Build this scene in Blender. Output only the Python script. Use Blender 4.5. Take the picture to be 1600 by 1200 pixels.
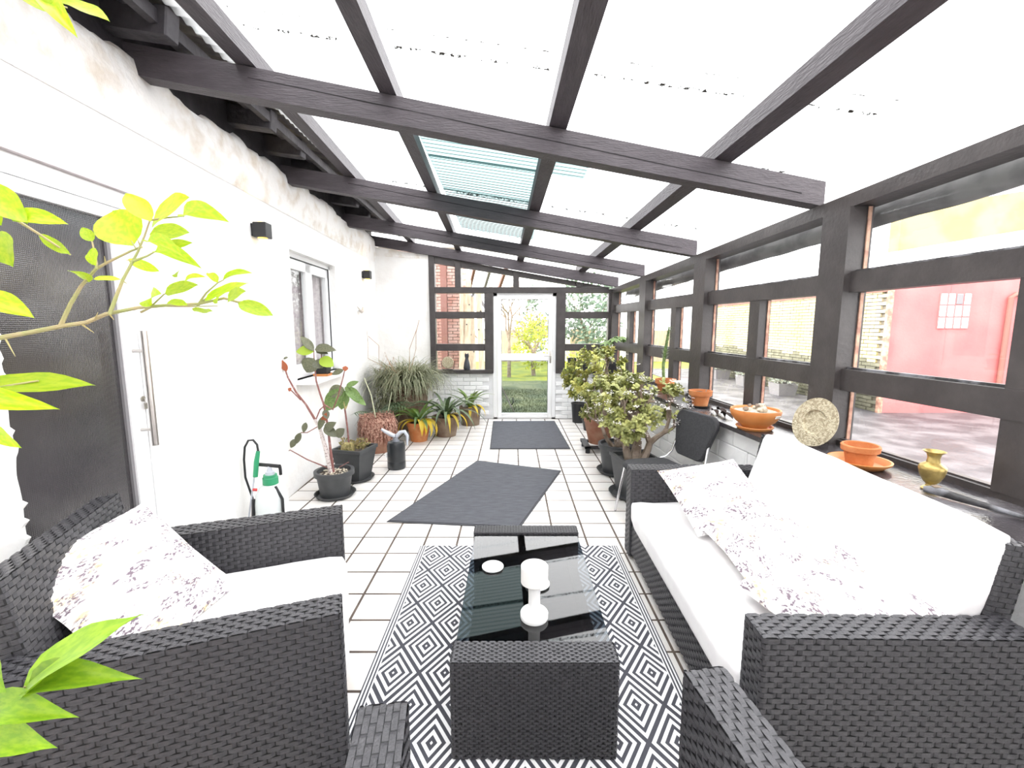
import bpy, bmesh, math, random
import numpy as np
from mathutils import Vector, Matrix, noise as mnoise
random.seed(7)
for o in list(bpy.data.objects): bpy.data.objects.remove(o)
SC = bpy.context.scene
COL = SC.collection
R = math.radians
# ------------------------------------------------------------------ camera
F, YH, H = 700.0, 508.0, 1.66
TH = math.atan((600 - YH) / F); CT, ST = math.cos(TH), math.sin(TH)
cd = bpy.data.cameras.new('camera'); cam = bpy.data.objects.new('camera', cd); COL.objects.link(cam)
cd.sensor_width = 36; cd.lens = F / 1600 * 36; cd.clip_start = 0.02; cd.clip_end = 300
cam.location = (0, 0, H); cam.rotation_euler = (math.pi / 2 - TH, 0, 0)
SC.camera = cam
# ------------------------------------------------------------------ sky, sun, exposure
w = bpy.data.worlds.new('world'); SC.world = w; w.use_nodes = True
wn = w.node_tree.nodes; bg = wn['Background']
bg.inputs['Color'].default_value = (1.0, 0.985, 0.98, 1); bg.inputs['Strength'].default_value = 1.5
sd = bpy.data.lights.new('sun', 'SUN'); so = bpy.data.objects.new('sun', sd); COL.objects.link(so)
sd.energy = 1.7; sd.angle = R(1.5); sd.color = (1.0, 0.95, 0.86)
so.location = (-10, -2, 12)
so.rotation_euler = Vector((math.cos(R(30)) * 0.985, math.cos(R(30)) * 0.17, -math.sin(R(30)))).to_track_quat('-Z', 'Y').to_euler()
SC.view_settings.view_transform = 'Standard'; SC.view_settings.look = 'None'
SC.view_settings.gamma = 1; SC.view_settings.use_curve_mapping = False
SC.view_settings.exposure = 2.1

# ------------------------------------------------------------------ pixel -> place helpers (1600 x 1200 frame)
def ray(px, py):
    a = (px - 800) / F; b = (py - 600) / F
    return Vector((a, CT - b * ST, -ST - b * CT))
def onz(px, py, z=0.0):
    d = ray(px, py); t = (z - H) / d.z; return Vector((d.x * t, d.y * t, z))
def ony(px, py, y):
    d = ray(px, py); t = y / d.y; return Vector((d.x * t, y, H + d.z * t))
def proj(x, y, z):
    dz = z - H; zc = y * CT - dz * ST; yc = -(y * ST + dz * CT)
    return (800 + F * x / max(zc, 1e-3), 600 + F * yc / max(zc, 1e-3), zc)

# ------------------------------------------------------------------ mesh collecting
class G:
    def __init__(s): s.v = []; s.f = []
    def add(s, vs, fs):
        n = len(s.v); s.v += [tuple(q) for q in vs]; s.f += [tuple(i + n for i in q) for q in fs]; return s
    def box(s, lo, hi, M=None, bev=0.0, seg=2):
        bm = bmesh.new(); bmesh.ops.create_cube(bm, size=1)
        c = [(lo[i] + hi[i]) / 2 for i in range(3)]; d = [abs(hi[i] - lo[i]) for i in range(3)]
        for q in bm.verts: q.co = Vector((q.co.x * d[0], q.co.y * d[1], q.co.z * d[2]))
        if bev > 0: bmesh.ops.bevel(bm, geom=list(bm.edges), offset=min(bev, min(d) * .49), segments=seg, affect='EDGES', profile=.5)
        bm.verts.index_update()
        vs = [q.co + Vector(c) for q in bm.verts]
        if M: vs = [M @ q for q in vs]
        s.add(vs, [[x.index for x in fc.verts] for fc in bm.faces]); bm.free(); return s
    def quadprism(s, pts, off):
        """closed prism: polygon pts moved by off"""
        n = len(pts); p = [Vector(q) for q in pts]; o = Vector(off)
        s.add(p + [q + o for q in p], [tuple(range(n))[::-1], tuple(range(n, 2 * n))] + [(i, (i + 1) % n, n + (i + 1) % n, n + i) for i in range(n)])
        return s
    def beam(s, a, b, wid, hei, up=(0, 0, 1), bev=0.0):
        a = Vector(a); b = Vector(b); d = (b - a); L = d.length; d.normalize()
        sx = d.cross(Vector(up)).normalized(); uz = sx.cross(d)
        M = Matrix((sx, d, uz)).transposed().to_4x4(); M.translation = a
        return s.box((-wid / 2, 0, -hei / 2), (wid / 2, L, hei / 2), M, bev)
    def tube(s, pts, rad, n=8, cap=True):
        pts = [Vector(p) for p in pts]; m = len(pts)
        if not hasattr(rad, '__len__'): rad = [rad] * m
        prev = None; vs = []
        for i, p in enumerate(pts):
            d = (pts[min(i + 1, m - 1)] - pts[max(i - 1, 0)]).normalized()
            if prev is None: x = d.orthogonal().normalized()
            else:
                x = prev - d * prev.dot(d)
                x = x.normalized() if x.length > 1e-6 else d.orthogonal().normalized()
            prev = x; y = d.cross(x)
            for k in range(n):
                a = 2 * math.pi * k / n; vs.append(p + (x * math.cos(a) + y * math.sin(a)) * rad[i])
        fs = [(i * n + k, i * n + (k + 1) % n, (i + 1) * n + (k + 1) % n, (i + 1) * n + k) for i in range(m - 1) for k in range(n)]
        if cap: fs += [tuple(range(n))[::-1], tuple(range((m - 1) * n, m * n))]
        return s.add(vs, fs)
    def lathe(s, prof, n=32, c=(0, 0, 0), M=None):
        vs = []; m = len(prof)
        for r, z in prof:
            for k in range(n):
                a = 2 * math.pi * k / n; q = Vector((c[0] + r * math.cos(a), c[1] + r * math.sin(a), c[2] + z)); vs.append(M @ q if M else q)
        fs = [(i * n + k, i * n + (k + 1) % n, (i + 1) * n + (k + 1) % n, (i + 1) * n + k) for i in range(m - 1) for k in range(n)]
        if prof[0][0] > 1e-5: fs.append(tuple(range(n))[::-1])
        if prof[-1][0] > 1e-5: fs.append(tuple(range((m - 1) * n, m * n)))
        return s.add(vs, fs)
    def frustum(s, a0, a1, z0, z1, wall=0.012, rim=0.0, depth=0.04):
        """square pot: half size a0 at the foot, a1 at the rim, open top"""
        def sq(h, z): return [(-h, -h, z), (h, -h, z), (h, h, z), (-h, h, z)]
        rings = [sq(a0, z0), sq(a1, z1 - rim), sq(a1 + (.012 if rim else 0), z1 - rim), sq(a1 + (.012 if rim else 0), z1), sq(a1 - wall, z1), sq(a1 - wall - .01, z1 - depth)]
        vs = [q for r_ in rings for q in r_]; fs = [(3, 2, 1, 0)]
        for i in range(len(rings) - 1):
            for k in range(4): fs.append((i * 4 + k, i * 4 + (k + 1) % 4, i * 4 + 4 + (k + 1) % 4, i * 4 + 4 + k))
        n = (len(rings) - 1) * 4; fs.append((n, n + 1, n + 2, n + 3))
        return s.add(vs, fs)
    def merge(s, g, M=None):
        return s.add([M @ Vector(q) for q in g.v] if M else g.v, g.f)
    def mesh(s, name='mesh', smooth=False, autos=None):
        me = bpy.data.meshes.new(name); me.from_pydata(s.v, [], s.f); me.update()
        if smooth:
            me.polygons.foreach_set('use_smooth', [True] * len(me.polygons))
            if autos: 
                try: me.set_sharp_from_angle(angle=R(autos))
                except Exception: pass
        return me

def obj(name, g, mat, parent=None, smooth=False, loc=None, autos=40):
    me = g if isinstance(g, bpy.types.Mesh) else g.mesh(name, smooth, autos)
    if mat and not me.materials: me.materials.append(mat)
    o = bpy.data.objects.new(name, me); COL.objects.link(o)
    if parent: o.parent = parent
    if loc is not None: o.location = loc
    return o
def tag(o, label=None, cat=None, group=None, kind=None):
    if label: o['label'] = label
    if cat: o['category'] = cat
    if group: o['group'] = group
    if kind: o['kind'] = kind
    return o
def thing(name, label, cat, loc=(0, 0, 0), rz=0.0, group=None):
    o = bpy.data.objects.new(name, None); COL.objects.link(o); o.empty_display_size = .1
    o.location = loc; o.rotation_euler = (0, 0, rz); return tag(o, label, cat, group)
def struct(name, g=None, mat=None, label=None, smooth=False):
    if g is None:
        o = bpy.data.objects.new(name, None); COL.objects.link(o)
    else: o = obj(name, g, mat, smooth=smooth)
    o['kind'] = 'structure'
    if label: o['label'] = label
    return o

# ------------------------------------------------------------------ materials
def pm(name, col, rough=.6, col2=None, nscale=8., lo=.4, hi=.6, bump=0., bscale=60., metal=0., spec=.5, stretch=None, transl=0., coat=0., rand=0.):
    m = bpy.data.materials.new(name); m.use_nodes = True; nt = m.node_tree; N = nt.nodes; L = nt.links
    b = N['Principled BSDF']; b.inputs['Base Color'].default_value = (*col, 1); b.inputs['Roughness'].default_value = rough
    b.inputs['Metallic'].default_value = metal; b.inputs['Specular IOR Level'].default_value = spec
    b.inputs['Coat Weight'].default_value = coat
    tc = N.new('ShaderNodeTexCoord'); src = tc.outputs['Object']
    if stretch:
        mp = N.new('ShaderNodeMapping'); mp.inputs['Scale'].default_value = stretch; L.new(src, mp.inputs['Vector']); src = mp.outputs['Vector']
    colout = None
    if col2 is not None:
        nz = N.new('ShaderNodeTexNoise'); nz.inputs['Scale'].default_value = nscale; nz.inputs['Detail'].default_value = 5; L.new(src, nz.inputs['Vector'])
        rp = N.new('ShaderNodeValToRGB'); rp.color_ramp.elements[0].position = lo; rp.color_ramp.elements[1].position = hi
        rp.color_ramp.elements[0].color = (*col, 1); rp.color_ramp.elements[1].color = (*col2, 1)
        L.new(nz.outputs['Fac'], rp.inputs['Fac']); colout = rp.outputs['Color']
    if rand:
        oi = N.new('ShaderNodeObjectInfo'); mr = N.new('ShaderNodeMapRange'); mr.inputs['To Min'].default_value = 1 - rand; mr.inputs['To Max'].default_value = 1 + rand
        L.new(oi.outputs['Random'], mr.inputs['Value'])
        hs = N.new('ShaderNodeHueSaturation'); L.new(mr.outputs['Result'], hs.inputs['Value'])
        if colout: L.new(colout, hs.inputs['Color'])
        else: hs.inputs['Color'].default_value = (*col, 1)
        colout = hs.outputs['Color']
    if colout: L.new(colout, b.inputs['Base Color'])
    if bump:
        nb = N.new('ShaderNodeTexNoise'); nb.inputs['Scale'].default_value = bscale; nb.inputs['Detail'].default_value = 4; L.new(src, nb.inputs['Vector'])
        bp = N.new('ShaderNodeBump'); bp.inputs['Strength'].default_value = bump; bp.inputs['Distance'].default_value = .02
        L.new(nb.outputs['Fac'], bp.inputs['Height']); L.new(bp.outputs['Normal'], b.inputs['Normal'])
    if transl:
        t = N.new('ShaderNodeBsdfTranslucent')
        if colout: L.new(colout, t.inputs['Color'])
        else: t.inputs['Color'].default_value = (*col, 1)
        mx = N.new('ShaderNodeMixShader'); mx.inputs['Fac'].default_value = transl
        L.new(b.outputs['BSDF'], mx.inputs[1]); L.new(t.outputs['BSDF'], mx.inputs[2]); L.new(mx.outputs['Shader'], N['Material Output'].inputs['Surface'])
    return m
def glass_mat(name, tint=(1, 1, 1), gloss=1.0, rough=.01, ior=1.45):
    m = bpy.data.materials.new(name); m.use_nodes = True; nt = m.node_tree; N = nt.nodes; L = nt.links
    N.remove(N['Principled BSDF'])
    tr = N.new('ShaderNodeBsdfTransparent'); tr.inputs['Color'].default_value = (*tint, 1)
    gl = N.new('ShaderNodeBsdfGlossy'); gl.inputs['Roughness'].default_value = rough; gl.inputs['Color'].default_value = (gloss, gloss, gloss, 1)
    fr = N.new('ShaderNodeFresnel'); fr.inputs['IOR'].default_value = ior
    ge = N.new('ShaderNodeNewGeometry'); iv = N.new('ShaderNodeMath'); iv.operation = 'SUBTRACT'; iv.inputs[0].default_value = 1; L.new(ge.outputs['Backfacing'], iv.inputs[1])
    ml = N.new('ShaderNodeMath'); ml.operation = 'MULTIPLY'; L.new(fr.outputs['Fac'], ml.inputs[0]); L.new(iv.outputs[0], ml.inputs[1])
    mx = N.new('ShaderNodeMixShader'); L.new(ml.outputs[0], mx.inputs['Fac']); L.new(tr.outputs['BSDF'], mx.inputs[1]); L.new(gl.outputs['BSDF'], mx.inputs[2])
    L.new(mx.outputs['Shader'], N['Material Output'].inputs['Surface']); return m
def sheet_mat(name, tint, tl=.3, dirt=0.0, ribs=None):
    m = bpy.data.materials.new(name); m.use_nodes = True; nt = m.node_tree; N = nt.nodes; L = nt.links
    N.remove(N['Principled BSDF'])
    tr = N.new('ShaderNodeBsdfTransparent'); tr.inputs['Color'].default_value = (*tint, 1)
    t = N.new('ShaderNodeBsdfTranslucent'); t.inputs['Color'].default_value = (*tint, 1)
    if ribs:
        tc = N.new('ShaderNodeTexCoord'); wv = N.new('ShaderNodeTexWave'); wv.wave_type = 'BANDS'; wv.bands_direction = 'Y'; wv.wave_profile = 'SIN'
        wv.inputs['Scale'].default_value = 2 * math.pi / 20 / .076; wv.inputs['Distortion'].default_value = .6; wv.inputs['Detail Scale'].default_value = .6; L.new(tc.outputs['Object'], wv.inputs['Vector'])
        mc = N.new('ShaderNodeMix'); mc.data_type = 'RGBA'; mc.inputs['A'].default_value = (*tint, 1); mc.inputs['B'].default_value = (*ribs, 1); L.new(wv.outputs['Fac'], mc.inputs['Factor']); L.new(mc.outputs['Result'], tr.inputs['Color'])  # pale bands: light through the sloping ribs, put into the tint
    mx = N.new('ShaderNodeMixShader'); mx.inputs['Fac'].default_value = tl
    L.new(tr.outputs['BSDF'], mx.inputs[1]); L.new(t.outputs['BSDF'], mx.inputs[2]); out = mx.outputs['Shader']
    if dirt:
        tc = N.new('ShaderNodeTexCoord'); nz = N.new('ShaderNodeTexNoise'); nz.inputs['Scale'].default_value = 34; nz.inputs['Detail'].default_value = 6; nz.inputs['Roughness'].default_value = .75
        L.new(tc.outputs['Object'], nz.inputs['Vector'])
        rp = N.new('ShaderNodeValToRGB'); rp.color_ramp.elements[0].position = .505; rp.color_ramp.elements[1].position = .53; L.new(nz.outputs['Fac'], rp.inputs['Fac'])
        df = N.new('ShaderNodeBsdfDiffuse'); df.inputs['Color'].default_value = (.05, .045, .04, 1)
        m2 = N.new('ShaderNodeMixShader'); L.new(rp.outputs['Color'], m2.inputs['Fac']); L.new(out, m2.inputs[1]); L.new(df.outputs['BSDF'], m2.inputs[2]); out = m2.outputs['Shader']
    L.new(out, N['Material Output'].inputs['Surface']); return m

M = {}
M['tile'] = pm('tile glaze', (.72, .69, .67), .35, (.60, .53, .46), 3.0, .55, .80, .04, 30, rand=.05)
M['grout'] = pm('grout', (.075, .055, .045), .9, (.13, .10, .08), 5.)
M['plaster'] = pm('white lime plaster', (.82, .80, .78), .85, (.86, .85, .84), 4., bump=.35, bscale=16)
M['plaster_rough'] = pm('rough plaster', (.64, .57, .49), .9, (.82, .80, .78), 6., .28, .52, bump=.8, bscale=22)
M['paintbrick'] = pm('white painted brick', (.86, .86, .86), .6, (.78, .78, .79), 6., .5, .75, bump=.25, bscale=40, rand=.05)
M['mortar'] = pm('painted mortar', (.70, .70, .71), .85, bump=.2)
M['beam'] = pm('black stained timber', (.050, .042, .048), .55, (.066, .057, .064), 5., .35, .7, bump=.35, bscale=18, stretch=(6, 1, 6), spec=.35)
M['beamx'] = pm('black stained timber across', (.050, .042, .048), .55, (.068, .058, .065), 5., .35, .7, bump=.35, bscale=18, stretch=(1, 7, 7), spec=.35)
M['frame'] = pm('black painted joinery', (.043, .037, .037), .42, (.062, .054, .053), 7., .4, .7, bump=.12, bscale=40, spec=.45)
M['crack'] = pm('timber crack', (.006, .005, .006), .9)
M['eave'] = pm('old dark eaves timber', (.030, .026, .031), .7, (.060, .056, .060), 6., .5, .75, bump=.4, bscale=20)
M['corr'] = pm('old grey corrugated sheet', (.18, .16, .14), .8, (.09, .08, .08), 6., .4, .6)
M['bead'] = pm('bare reddish timber bead', (.56, .34, .24), .6, (.30, .14, .10), 12., .4, .6)
M['glass'] = glass_mat('window glass', (.97, .98, .98))
M['greyglass'] = glass_mat('grey tinted glass', (.66, .70, .72))
M['sheet'] = sheet_mat('clear corrugated sheet', (.93, .95, .96), .3)
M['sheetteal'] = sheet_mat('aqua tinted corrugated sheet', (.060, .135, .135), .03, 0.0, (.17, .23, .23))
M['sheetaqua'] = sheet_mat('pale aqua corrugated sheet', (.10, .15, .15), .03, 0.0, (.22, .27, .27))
M['lap'] = sheet_mat('dirty sheet lap', (.92, .95, .95), .3, 1.)
M['upvc'] = pm('white pvc frame', (.84, .84, .85), .3, bump=.02, bscale=30)
M['seal'] = pm('dark seal', (.03, .03, .035), .6)
M['curtain'] = pm('pale mauve curtain', (.42, .36, .38), .9, (.54, .48, .49), 30., .4, .6, bump=.3, bscale=60)
M['steel'] = pm('brushed steel', (.55, .52, .50), .28, metal=1., bump=.03, bscale=80)
M['chrome'] = pm('chrome', (.78, .78, .80), .10, metal=1.)
M['lampbody'] = pm('black lamp casing', (.018, .018, .020), .45)
M['rattan'] = pm('black wicker strand', (.034, .033, .038), .38, (.054, .052, .058), 40., .35, .65, bump=.25, bscale=160, spec=.5, stretch=(1, 1, 5))
M['core'] = pm('wicker backing', (.020, .020, .022), .7)
M['cushion'] = pm('white canvas', (.84, .82, .83), .9, (.88, .87, .87), 10., bump=.12, bscale=300)
M['blackfab'] = pm('charcoal upholstery', (.030, .030, .033), .85, (.040, .040, .044), 60., bump=.2, bscale=400)
M['mat'] = pm('grey ribbed mat', (.072, .074, .088), .85, (.105, .108, .125), 9., .35, .7, bump=.5, bscale=140, stretch=(1, 4, 1))
M['matedge'] = pm('mat rubber edge', (.035, .036, .042), .7)
M['terra'] = pm('terracotta', (.48, .16, .05), .75, (.60, .27, .11), 9., .45, .75, bump=.15, bscale=60)
M['terrap'] = pm('orange plastic pot', (.56, .19, .045), .5, (.62, .25, .075), 5.)
M['terrabrown'] = pm('brown clay', (.24, .095, .055), .7, (.32, .17, .11), 8., .4, .7)
M['agedclay'] = pm('mossy aged clay', (.16, .10, .07), .85, (.25, .19, .135), 9., .35, .65, bump=.3)
M['greypot'] = pm('anthracite plastic', (.040, .042, .045), .5, (.050, .052, .055), 10.)
M['blackpot'] = pm('black plastic', (.014, .014, .016), .45)
M['soil'] = pm('soil', (.05, .035, .025), .95, (.10, .075, .055), 40., bump=.9, bscale=70)
M['pebble'] = pm('pale pebbles', (.62, .56, .45), .8, (.40, .34, .27), 60.)
M['bark'] = pm('grey brown bark', (.20, .145, .105), .85, (.30, .24, .19), 14., bump=.5, bscale=50)
M['redbark'] = pm('reddish stem', (.22, .085, .075), .7, (.36, .22, .20), 30., .5, .7, bump=.2)
M['palebark'] = pm('pale spotted stem', (.62, .55, .53), .8, (.20, .13, .13), 70., .55, .65, bump=.3)
M['leafcitrus'] = pm('backlit citrus leaf', (.32, .50, .012), .4, (.46, .58, .02), 9., transl=.4, rand=.25)  # backlight put into the colour: brighter, yellower leaf copy
M['leafcitruslow'] = pm('less backlit citrus leaf', (.17, .32, .015), .4, (.25, .40, .02), 9., transl=.3, rand=.25)  # low leaves get less backlight, put in as a darker green
M['twig'] = pm('green twig', (.30, .32, .12), .7, (.38, .30, .17), 20.)
M['leafrubber'] = pm('dark olive leaf', (.095, .105, .060), .35, (.16, .16, .10), 14., transl=.15, rand=.25)
M['leaflight'] = pm('mid green leaf', (.12, .20, .055), .4, (.20, .30, .10), 14., transl=.2, rand=.2)
M['leafyellowgreen'] = pm('yellow green leaf', (.36, .50, .05), .45, transl=.3)
M['leafdark'] = pm('dark dry leaf', (.035, .025, .022), .9, (.07, .055, .05), 20., spec=.1)
M['leafdead'] = pm('dry leaf', (.42, .33, .14), .7, (.52, .46, .22), 12., transl=.2)
M['leafred'] = pm('red brown leaf', (.34, .09, .035), .6, transl=.2)
M['clivia'] = pm('clivia leaf', (.075, .14, .035), .35, (.18, .27, .045), 7., .4, .7, transl=.15, rand=.2)
M['cliviadark'] = pm('dark strap leaf', (.050, .085, .040), .35, (.13, .18, .085), 8., .4, .7, transl=.12, rand=.2)
M['cliviayellow'] = pm('yellowed strap leaf', (.72, .50, .015), .45, (.66, .52, .08), 8., transl=.3)
M['jade'] = pm('jade leaf', (.20, .22, .065), .35, (.50, .50, .17), 9., .38, .66, transl=.12)
M['jadeyellow'] = pm('yellow jade leaf', (.22, .26, .07), .35, (.52, .49, .12), 9., .38, .66, transl=.12)
M['flower'] = pm('white blossom', (.86, .82, .80), .7, transl=.3)
M['grass'] = pm('grey green strand', (.16, .18, .095), .6, (.36, .36, .24), 12., .35, .65, transl=.2)
M['drygrass'] = pm('dry pinkish strand', (.40, .22, .13), .8, (.50, .36, .24), 20., transl=.2)
M['drypink'] = pm('dried red brown foliage', (.22, .085, .06), .85, (.46, .27, .20), 40., .4, .6, bump=.6)
M['cactus'] = pm('green cactus', (.10, .17, .05), .5, (.19, .26, .09), 25.)
M['canlight'] = pm('light grey plastic', (.50, .52, .58), .4)
M['candark'] = pm('dark can plastic', (.022, .024, .027), .3)
M['white'] = pm('white glaze', (.86, .86, .86), .3)
M['candle'] = pm('white wax', (.88, .87, .85), .5, transl=.15)
M['sprayer'] = pm('milky plastic', (.80, .84, .84), .4, transl=.25)
M['green'] = pm('green plastic', (.03, .28, .13), .4)
M['blackrub'] = pm('black rubber', (.012, .012, .014), .5)
M['label'] = pm('pale teal print', (.30, .62, .66), .6, (.78, .84, .84), 60., .42, .5)
M['brass'] = pm('aged brass', (.58, .44, .16), .38, (.40, .29, .10), 18., metal=.75, bump=.15, bscale=60)
M['brassplate'] = pm('chased brass', (.56, .50, .36), .42, (.36, .30, .20), 55., .42, .6, metal=.5, bump=.5, bscale=110)
M['brick'] = pm('weathered yellow brick', (.50, .44, .30), .9, (.62, .54, .20), 1.3, .40, .66, bump=.3)
M['mortar2'] = pm('lime mortar', (.16, .14, .11), .9)
M['brickdark'] = pm('mossy shaded brick', (.15, .145, .10), .9, (.22, .21, .15), 3., bump=.3)  # moss colour, with the house shade put in as extra darkness
M['redbrick'] = pm('red brick', (.46, .24, .20), .9, (.62, .44, .40), 4., .35, .65, bump=.3, rand=.15)
M['pink'] = pm('weathered pink render', (.52, .12, .12), .85, (.62, .19, .18), 1.2, .35, .7, bump=.2, bscale=20)
M['whitewall'] = pm('white render', (.80, .79, .76), .85)
M['yellowwall'] = pm('ochre render', (.52, .38, .12), .85, (.58, .45, .18), 2.)
M['glassblock'] = pm('glass block', (.62, .58, .58), .25, (.78, .75, .75), 20.)
M['lintel'] = pm('rusty lintel', (.24, .11, .09), .8)
M['asphalt'] = pm('worn asphalt', (.070, .066, .072), .6, (.155, .148, .155), 2.2, .42, .62, bump=.8, bscale=26)
M['lawnfar'] = pm('sunlit lawn', (.16, .20, .04), .9, (.30, .30, .03), 1.6, .4, .65, bump=.8, bscale=40)  # lit copy of the lawn: sunshine put into its yellower colour
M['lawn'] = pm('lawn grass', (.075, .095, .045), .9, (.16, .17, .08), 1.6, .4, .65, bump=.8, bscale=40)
M['hedge'] = pm('conifer green', (.09, .14, .10), .8, (.18, .24, .17), 3., transl=.1)
M['shrub'] = pm('yellow shrub leaf', (.42, .44, .03), .7, (.30, .36, .05), 4., transl=.2)
M['plank'] = pm('sawn plank', (.46, .38, .28), .8, (.36, .28, .20), 3., stretch=(8, 8, 1))
M['browntimber'] = pm('brown post', (.20, .09, .075), .7)
M['slate'] = pm('grey sheet', (.20, .19, .20), .7)
M['silverpaint'] = pm('worn grey paint', (.22, .22, .24), .5, (.04, .038, .04), 9., .42, .56, bump=.4, bscale=30)
M['sill'] = pm('dark sill board', (.045, .040, .044), .20, (.22, .21, .22), 4., .5, .75, bump=.15)  # pale patches are sky reflections painted into the dark board
M['stickerw'] = pm('paper label', (.75, .72, .66), .7)

# emissive lamp lens
def emis(name, col, st):
    m = bpy.data.materials.new(name); m.use_nodes = True; b = m.node_tree.nodes['Principled BSDF']
    b.inputs['Base Color'].default_value = (*col, 1); b.inputs['Emission Color'].default_value = (*col, 1); b.inputs['Emission Strength'].default_value = st; return m
M['lens'] = emis('warm lamp lens', (1., .62, .06), 1.2)

# reeded dark door glass
def door_glass():
    m = pm('reeded dark glass', (.040, .036, .039), .07, spec=1.0); nt = m.node_tree; N = nt.nodes; L = nt.links; b = N['Principled BSDF']
    tc = N.new('ShaderNodeTexCoord')
    wv = N.new('ShaderNodeTexWave'); wv.wave_type = 'BANDS'; wv.bands_direction = 'Z'; wv.inputs['Scale'].default_value = 38
    w2 = N.new('ShaderNodeTexWave'); w2.wave_type = 'BANDS'; w2.bands_direction = 'Y'; w2.inputs['Scale'].default_value = 38
    ad = N.new('ShaderNodeMath'); L.new(tc.outputs['Object'], wv.inputs['Vector']); L.new(tc.outputs['Object'], w2.inputs['Vector'])
    L.new(wv.outputs['Fac'], ad.inputs[0]); L.new(w2.outputs['Fac'], ad.inputs[1])
    bp = N.new('ShaderNodeBump'); bp.inputs['Strength'].default_value = .10; bp.inputs['Distance'].default_value = .006
    L.new(ad.outputs[0], bp.inputs['Height']); L.new(bp.outputs['Normal'], b.inputs['Normal']); return m
M['doorglass'] = door_glass()

# woven diamond rug
def rug_mat():
    m = pm('diamond rug weave', (.8, .8, .8), .9, bump=.4, bscale=260); nt = m.node_tree; N = nt.nodes; L = nt.links; b = N['Principled BSDF']
    tc = N.new('ShaderNodeTexCoord'); sp = N.new('ShaderNodeSeparateXYZ'); L.new(tc.outputs['Object'], sp.inputs[0])
    def mth(op, a, c=None):
        n = N.new('ShaderNodeMath'); n.operation = op
        for i, q in enumerate((a, c)):
            if q is None: continue
            if isinstance(q, (int, float)): n.inputs[i].default_value = q
            else: L.new(q, n.inputs[i])
        return n.outputs[0]
    u = mth('DIVIDE', mth('ADD', sp.outputs['X'], .446 + .05), .248); v = mth('DIVIDE', mth('SUBTRACT', sp.outputs['Y'], 0.032), .364)
    fa = mth('ABSOLUTE', mth('SUBTRACT', mth('FRACT', mth('ADD', mth('ADD', u, v), 100.5)), .5))
    fb = mth('ABSOLUTE', mth('SUBTRACT', mth('FRACT', mth('ADD', mth('SUBTRACT', u, v), 100.5)), .5))
    d = mth('MULTIPLY', mth('MAXIMUM', fa, fb), 2.0)
    st = mth('FRACT', mth('ADD', mth('MULTIPLY', d, 3.5), .32))
    dark = mth('GREATER_THAN', st, .5)
    ax = mth('ABSOLUTE', sp.outputs['X'])
    border = mth('GREATER_THAN', ax, .695)
    bst = mth('GREATER_THAN', mth('FRACT', mth('MULTIPLY', ax, 62.)), .5)
    fin = mth('ADD', mth('MULTIPLY', dark, mth('SUBTRACT', 1.0, border)), mth('MULTIPLY', border, bst))
    rp = N.new('ShaderNodeValToRGB'); rp.color_ramp.interpolation = 'CONSTANT'
    rp.color_ramp.elements[0].color = (.80, .79, .80, 1); rp.color_ramp.elements[1].color = (.055, .055, .068, 1); rp.color_ramp.elements[1].position = .5
    L.new(fin, rp.inputs['Fac']); L.new(rp.outputs['Color'], b.inputs['Base Color']); return m
M['rug'] = rug_mat()

# printed pillow cloth
def pillow_mat():
    m = pm('printed linen', (.84, .82, .82), .9, bump=.15, bscale=260); nt = m.node_tree; N = nt.nodes; L = nt.links; b = N['Principled BSDF']
    tc = N.new('ShaderNodeTexCoord'); mp = N.new('ShaderNodeMapping'); mp.inputs['Scale'].default_value = (1, 2.2, 1); L.new(tc.outputs['Object'], mp.inputs[0])
    def nz(sc, det=3, off=0):
        n = N.new('ShaderNodeTexNoise'); n.noise_dimensions = '4D'; n.inputs['W'].default_value = off; n.inputs['Scale'].default_value = sc; n.inputs['Detail'].default_value = det; L.new(mp.outputs[0], n.inputs['Vector']); return n.outputs['Fac']
    def ramp(x, lo, hi):
        r = N.new('ShaderNodeMapRange'); r.inputs['From Min'].default_value = lo; r.inputs['From Max'].default_value = hi; L.new(x, r.inputs['Value']); return r.outputs['Result']
    def mul(a, c):
        n = N.new('ShaderNodeMath'); n.operation = 'MULTIPLY'; L.new(a, n.inputs[0]); L.new(c, n.inputs[1]); return n.outputs[0]
    f1 = mul(ramp(nz(9, 2, 1), .44, .53), ramp(nz(62, 6, 2), .49, .55))
    f2 = mul(ramp(nz(7, 2, 5), .50, .62), ramp(nz(40, 4, 6), .42, .6))
    m1 = N.new('ShaderNodeMix'); m1.data_type = 'RGBA'; m1.inputs['A'].default_value = (.84, .82, .82, 1); m1.inputs['B'].default_value = (.66, .50, .28, 1); L.new(f2, m1.inputs['Factor'])
    m2 = N.new('ShaderNodeMix'); m2.data_type = 'RGBA'; L.new(m1.outputs['Result'], m2.inputs['A']); m2.inputs['B'].default_value = (.16, .12, .15, 1); L.new(f1, m2.inputs['Factor'])
    L.new(m2.outputs['Result'], b.inputs['Base Color']); return m
M['pillow'] = pillow_mat()

# ================================================================== THE SETTING
def xl(y): return -1.96 - .049 * y          # inner face of the house wall
def xr(y): return 2.35 - .077 * y           # inner face of the glazed wall
YB = 7.85
def zl(y): return 3.055 - .007 * y
def zr(y): return 2.584 - .0378 * y
def rz(x, y):                                # underside of the rafters
    u = (x - xl(y)) / (xr(y) - xl(y)); return zl(y) + (zr(y) - zl(y)) * u
SILL = .88

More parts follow.
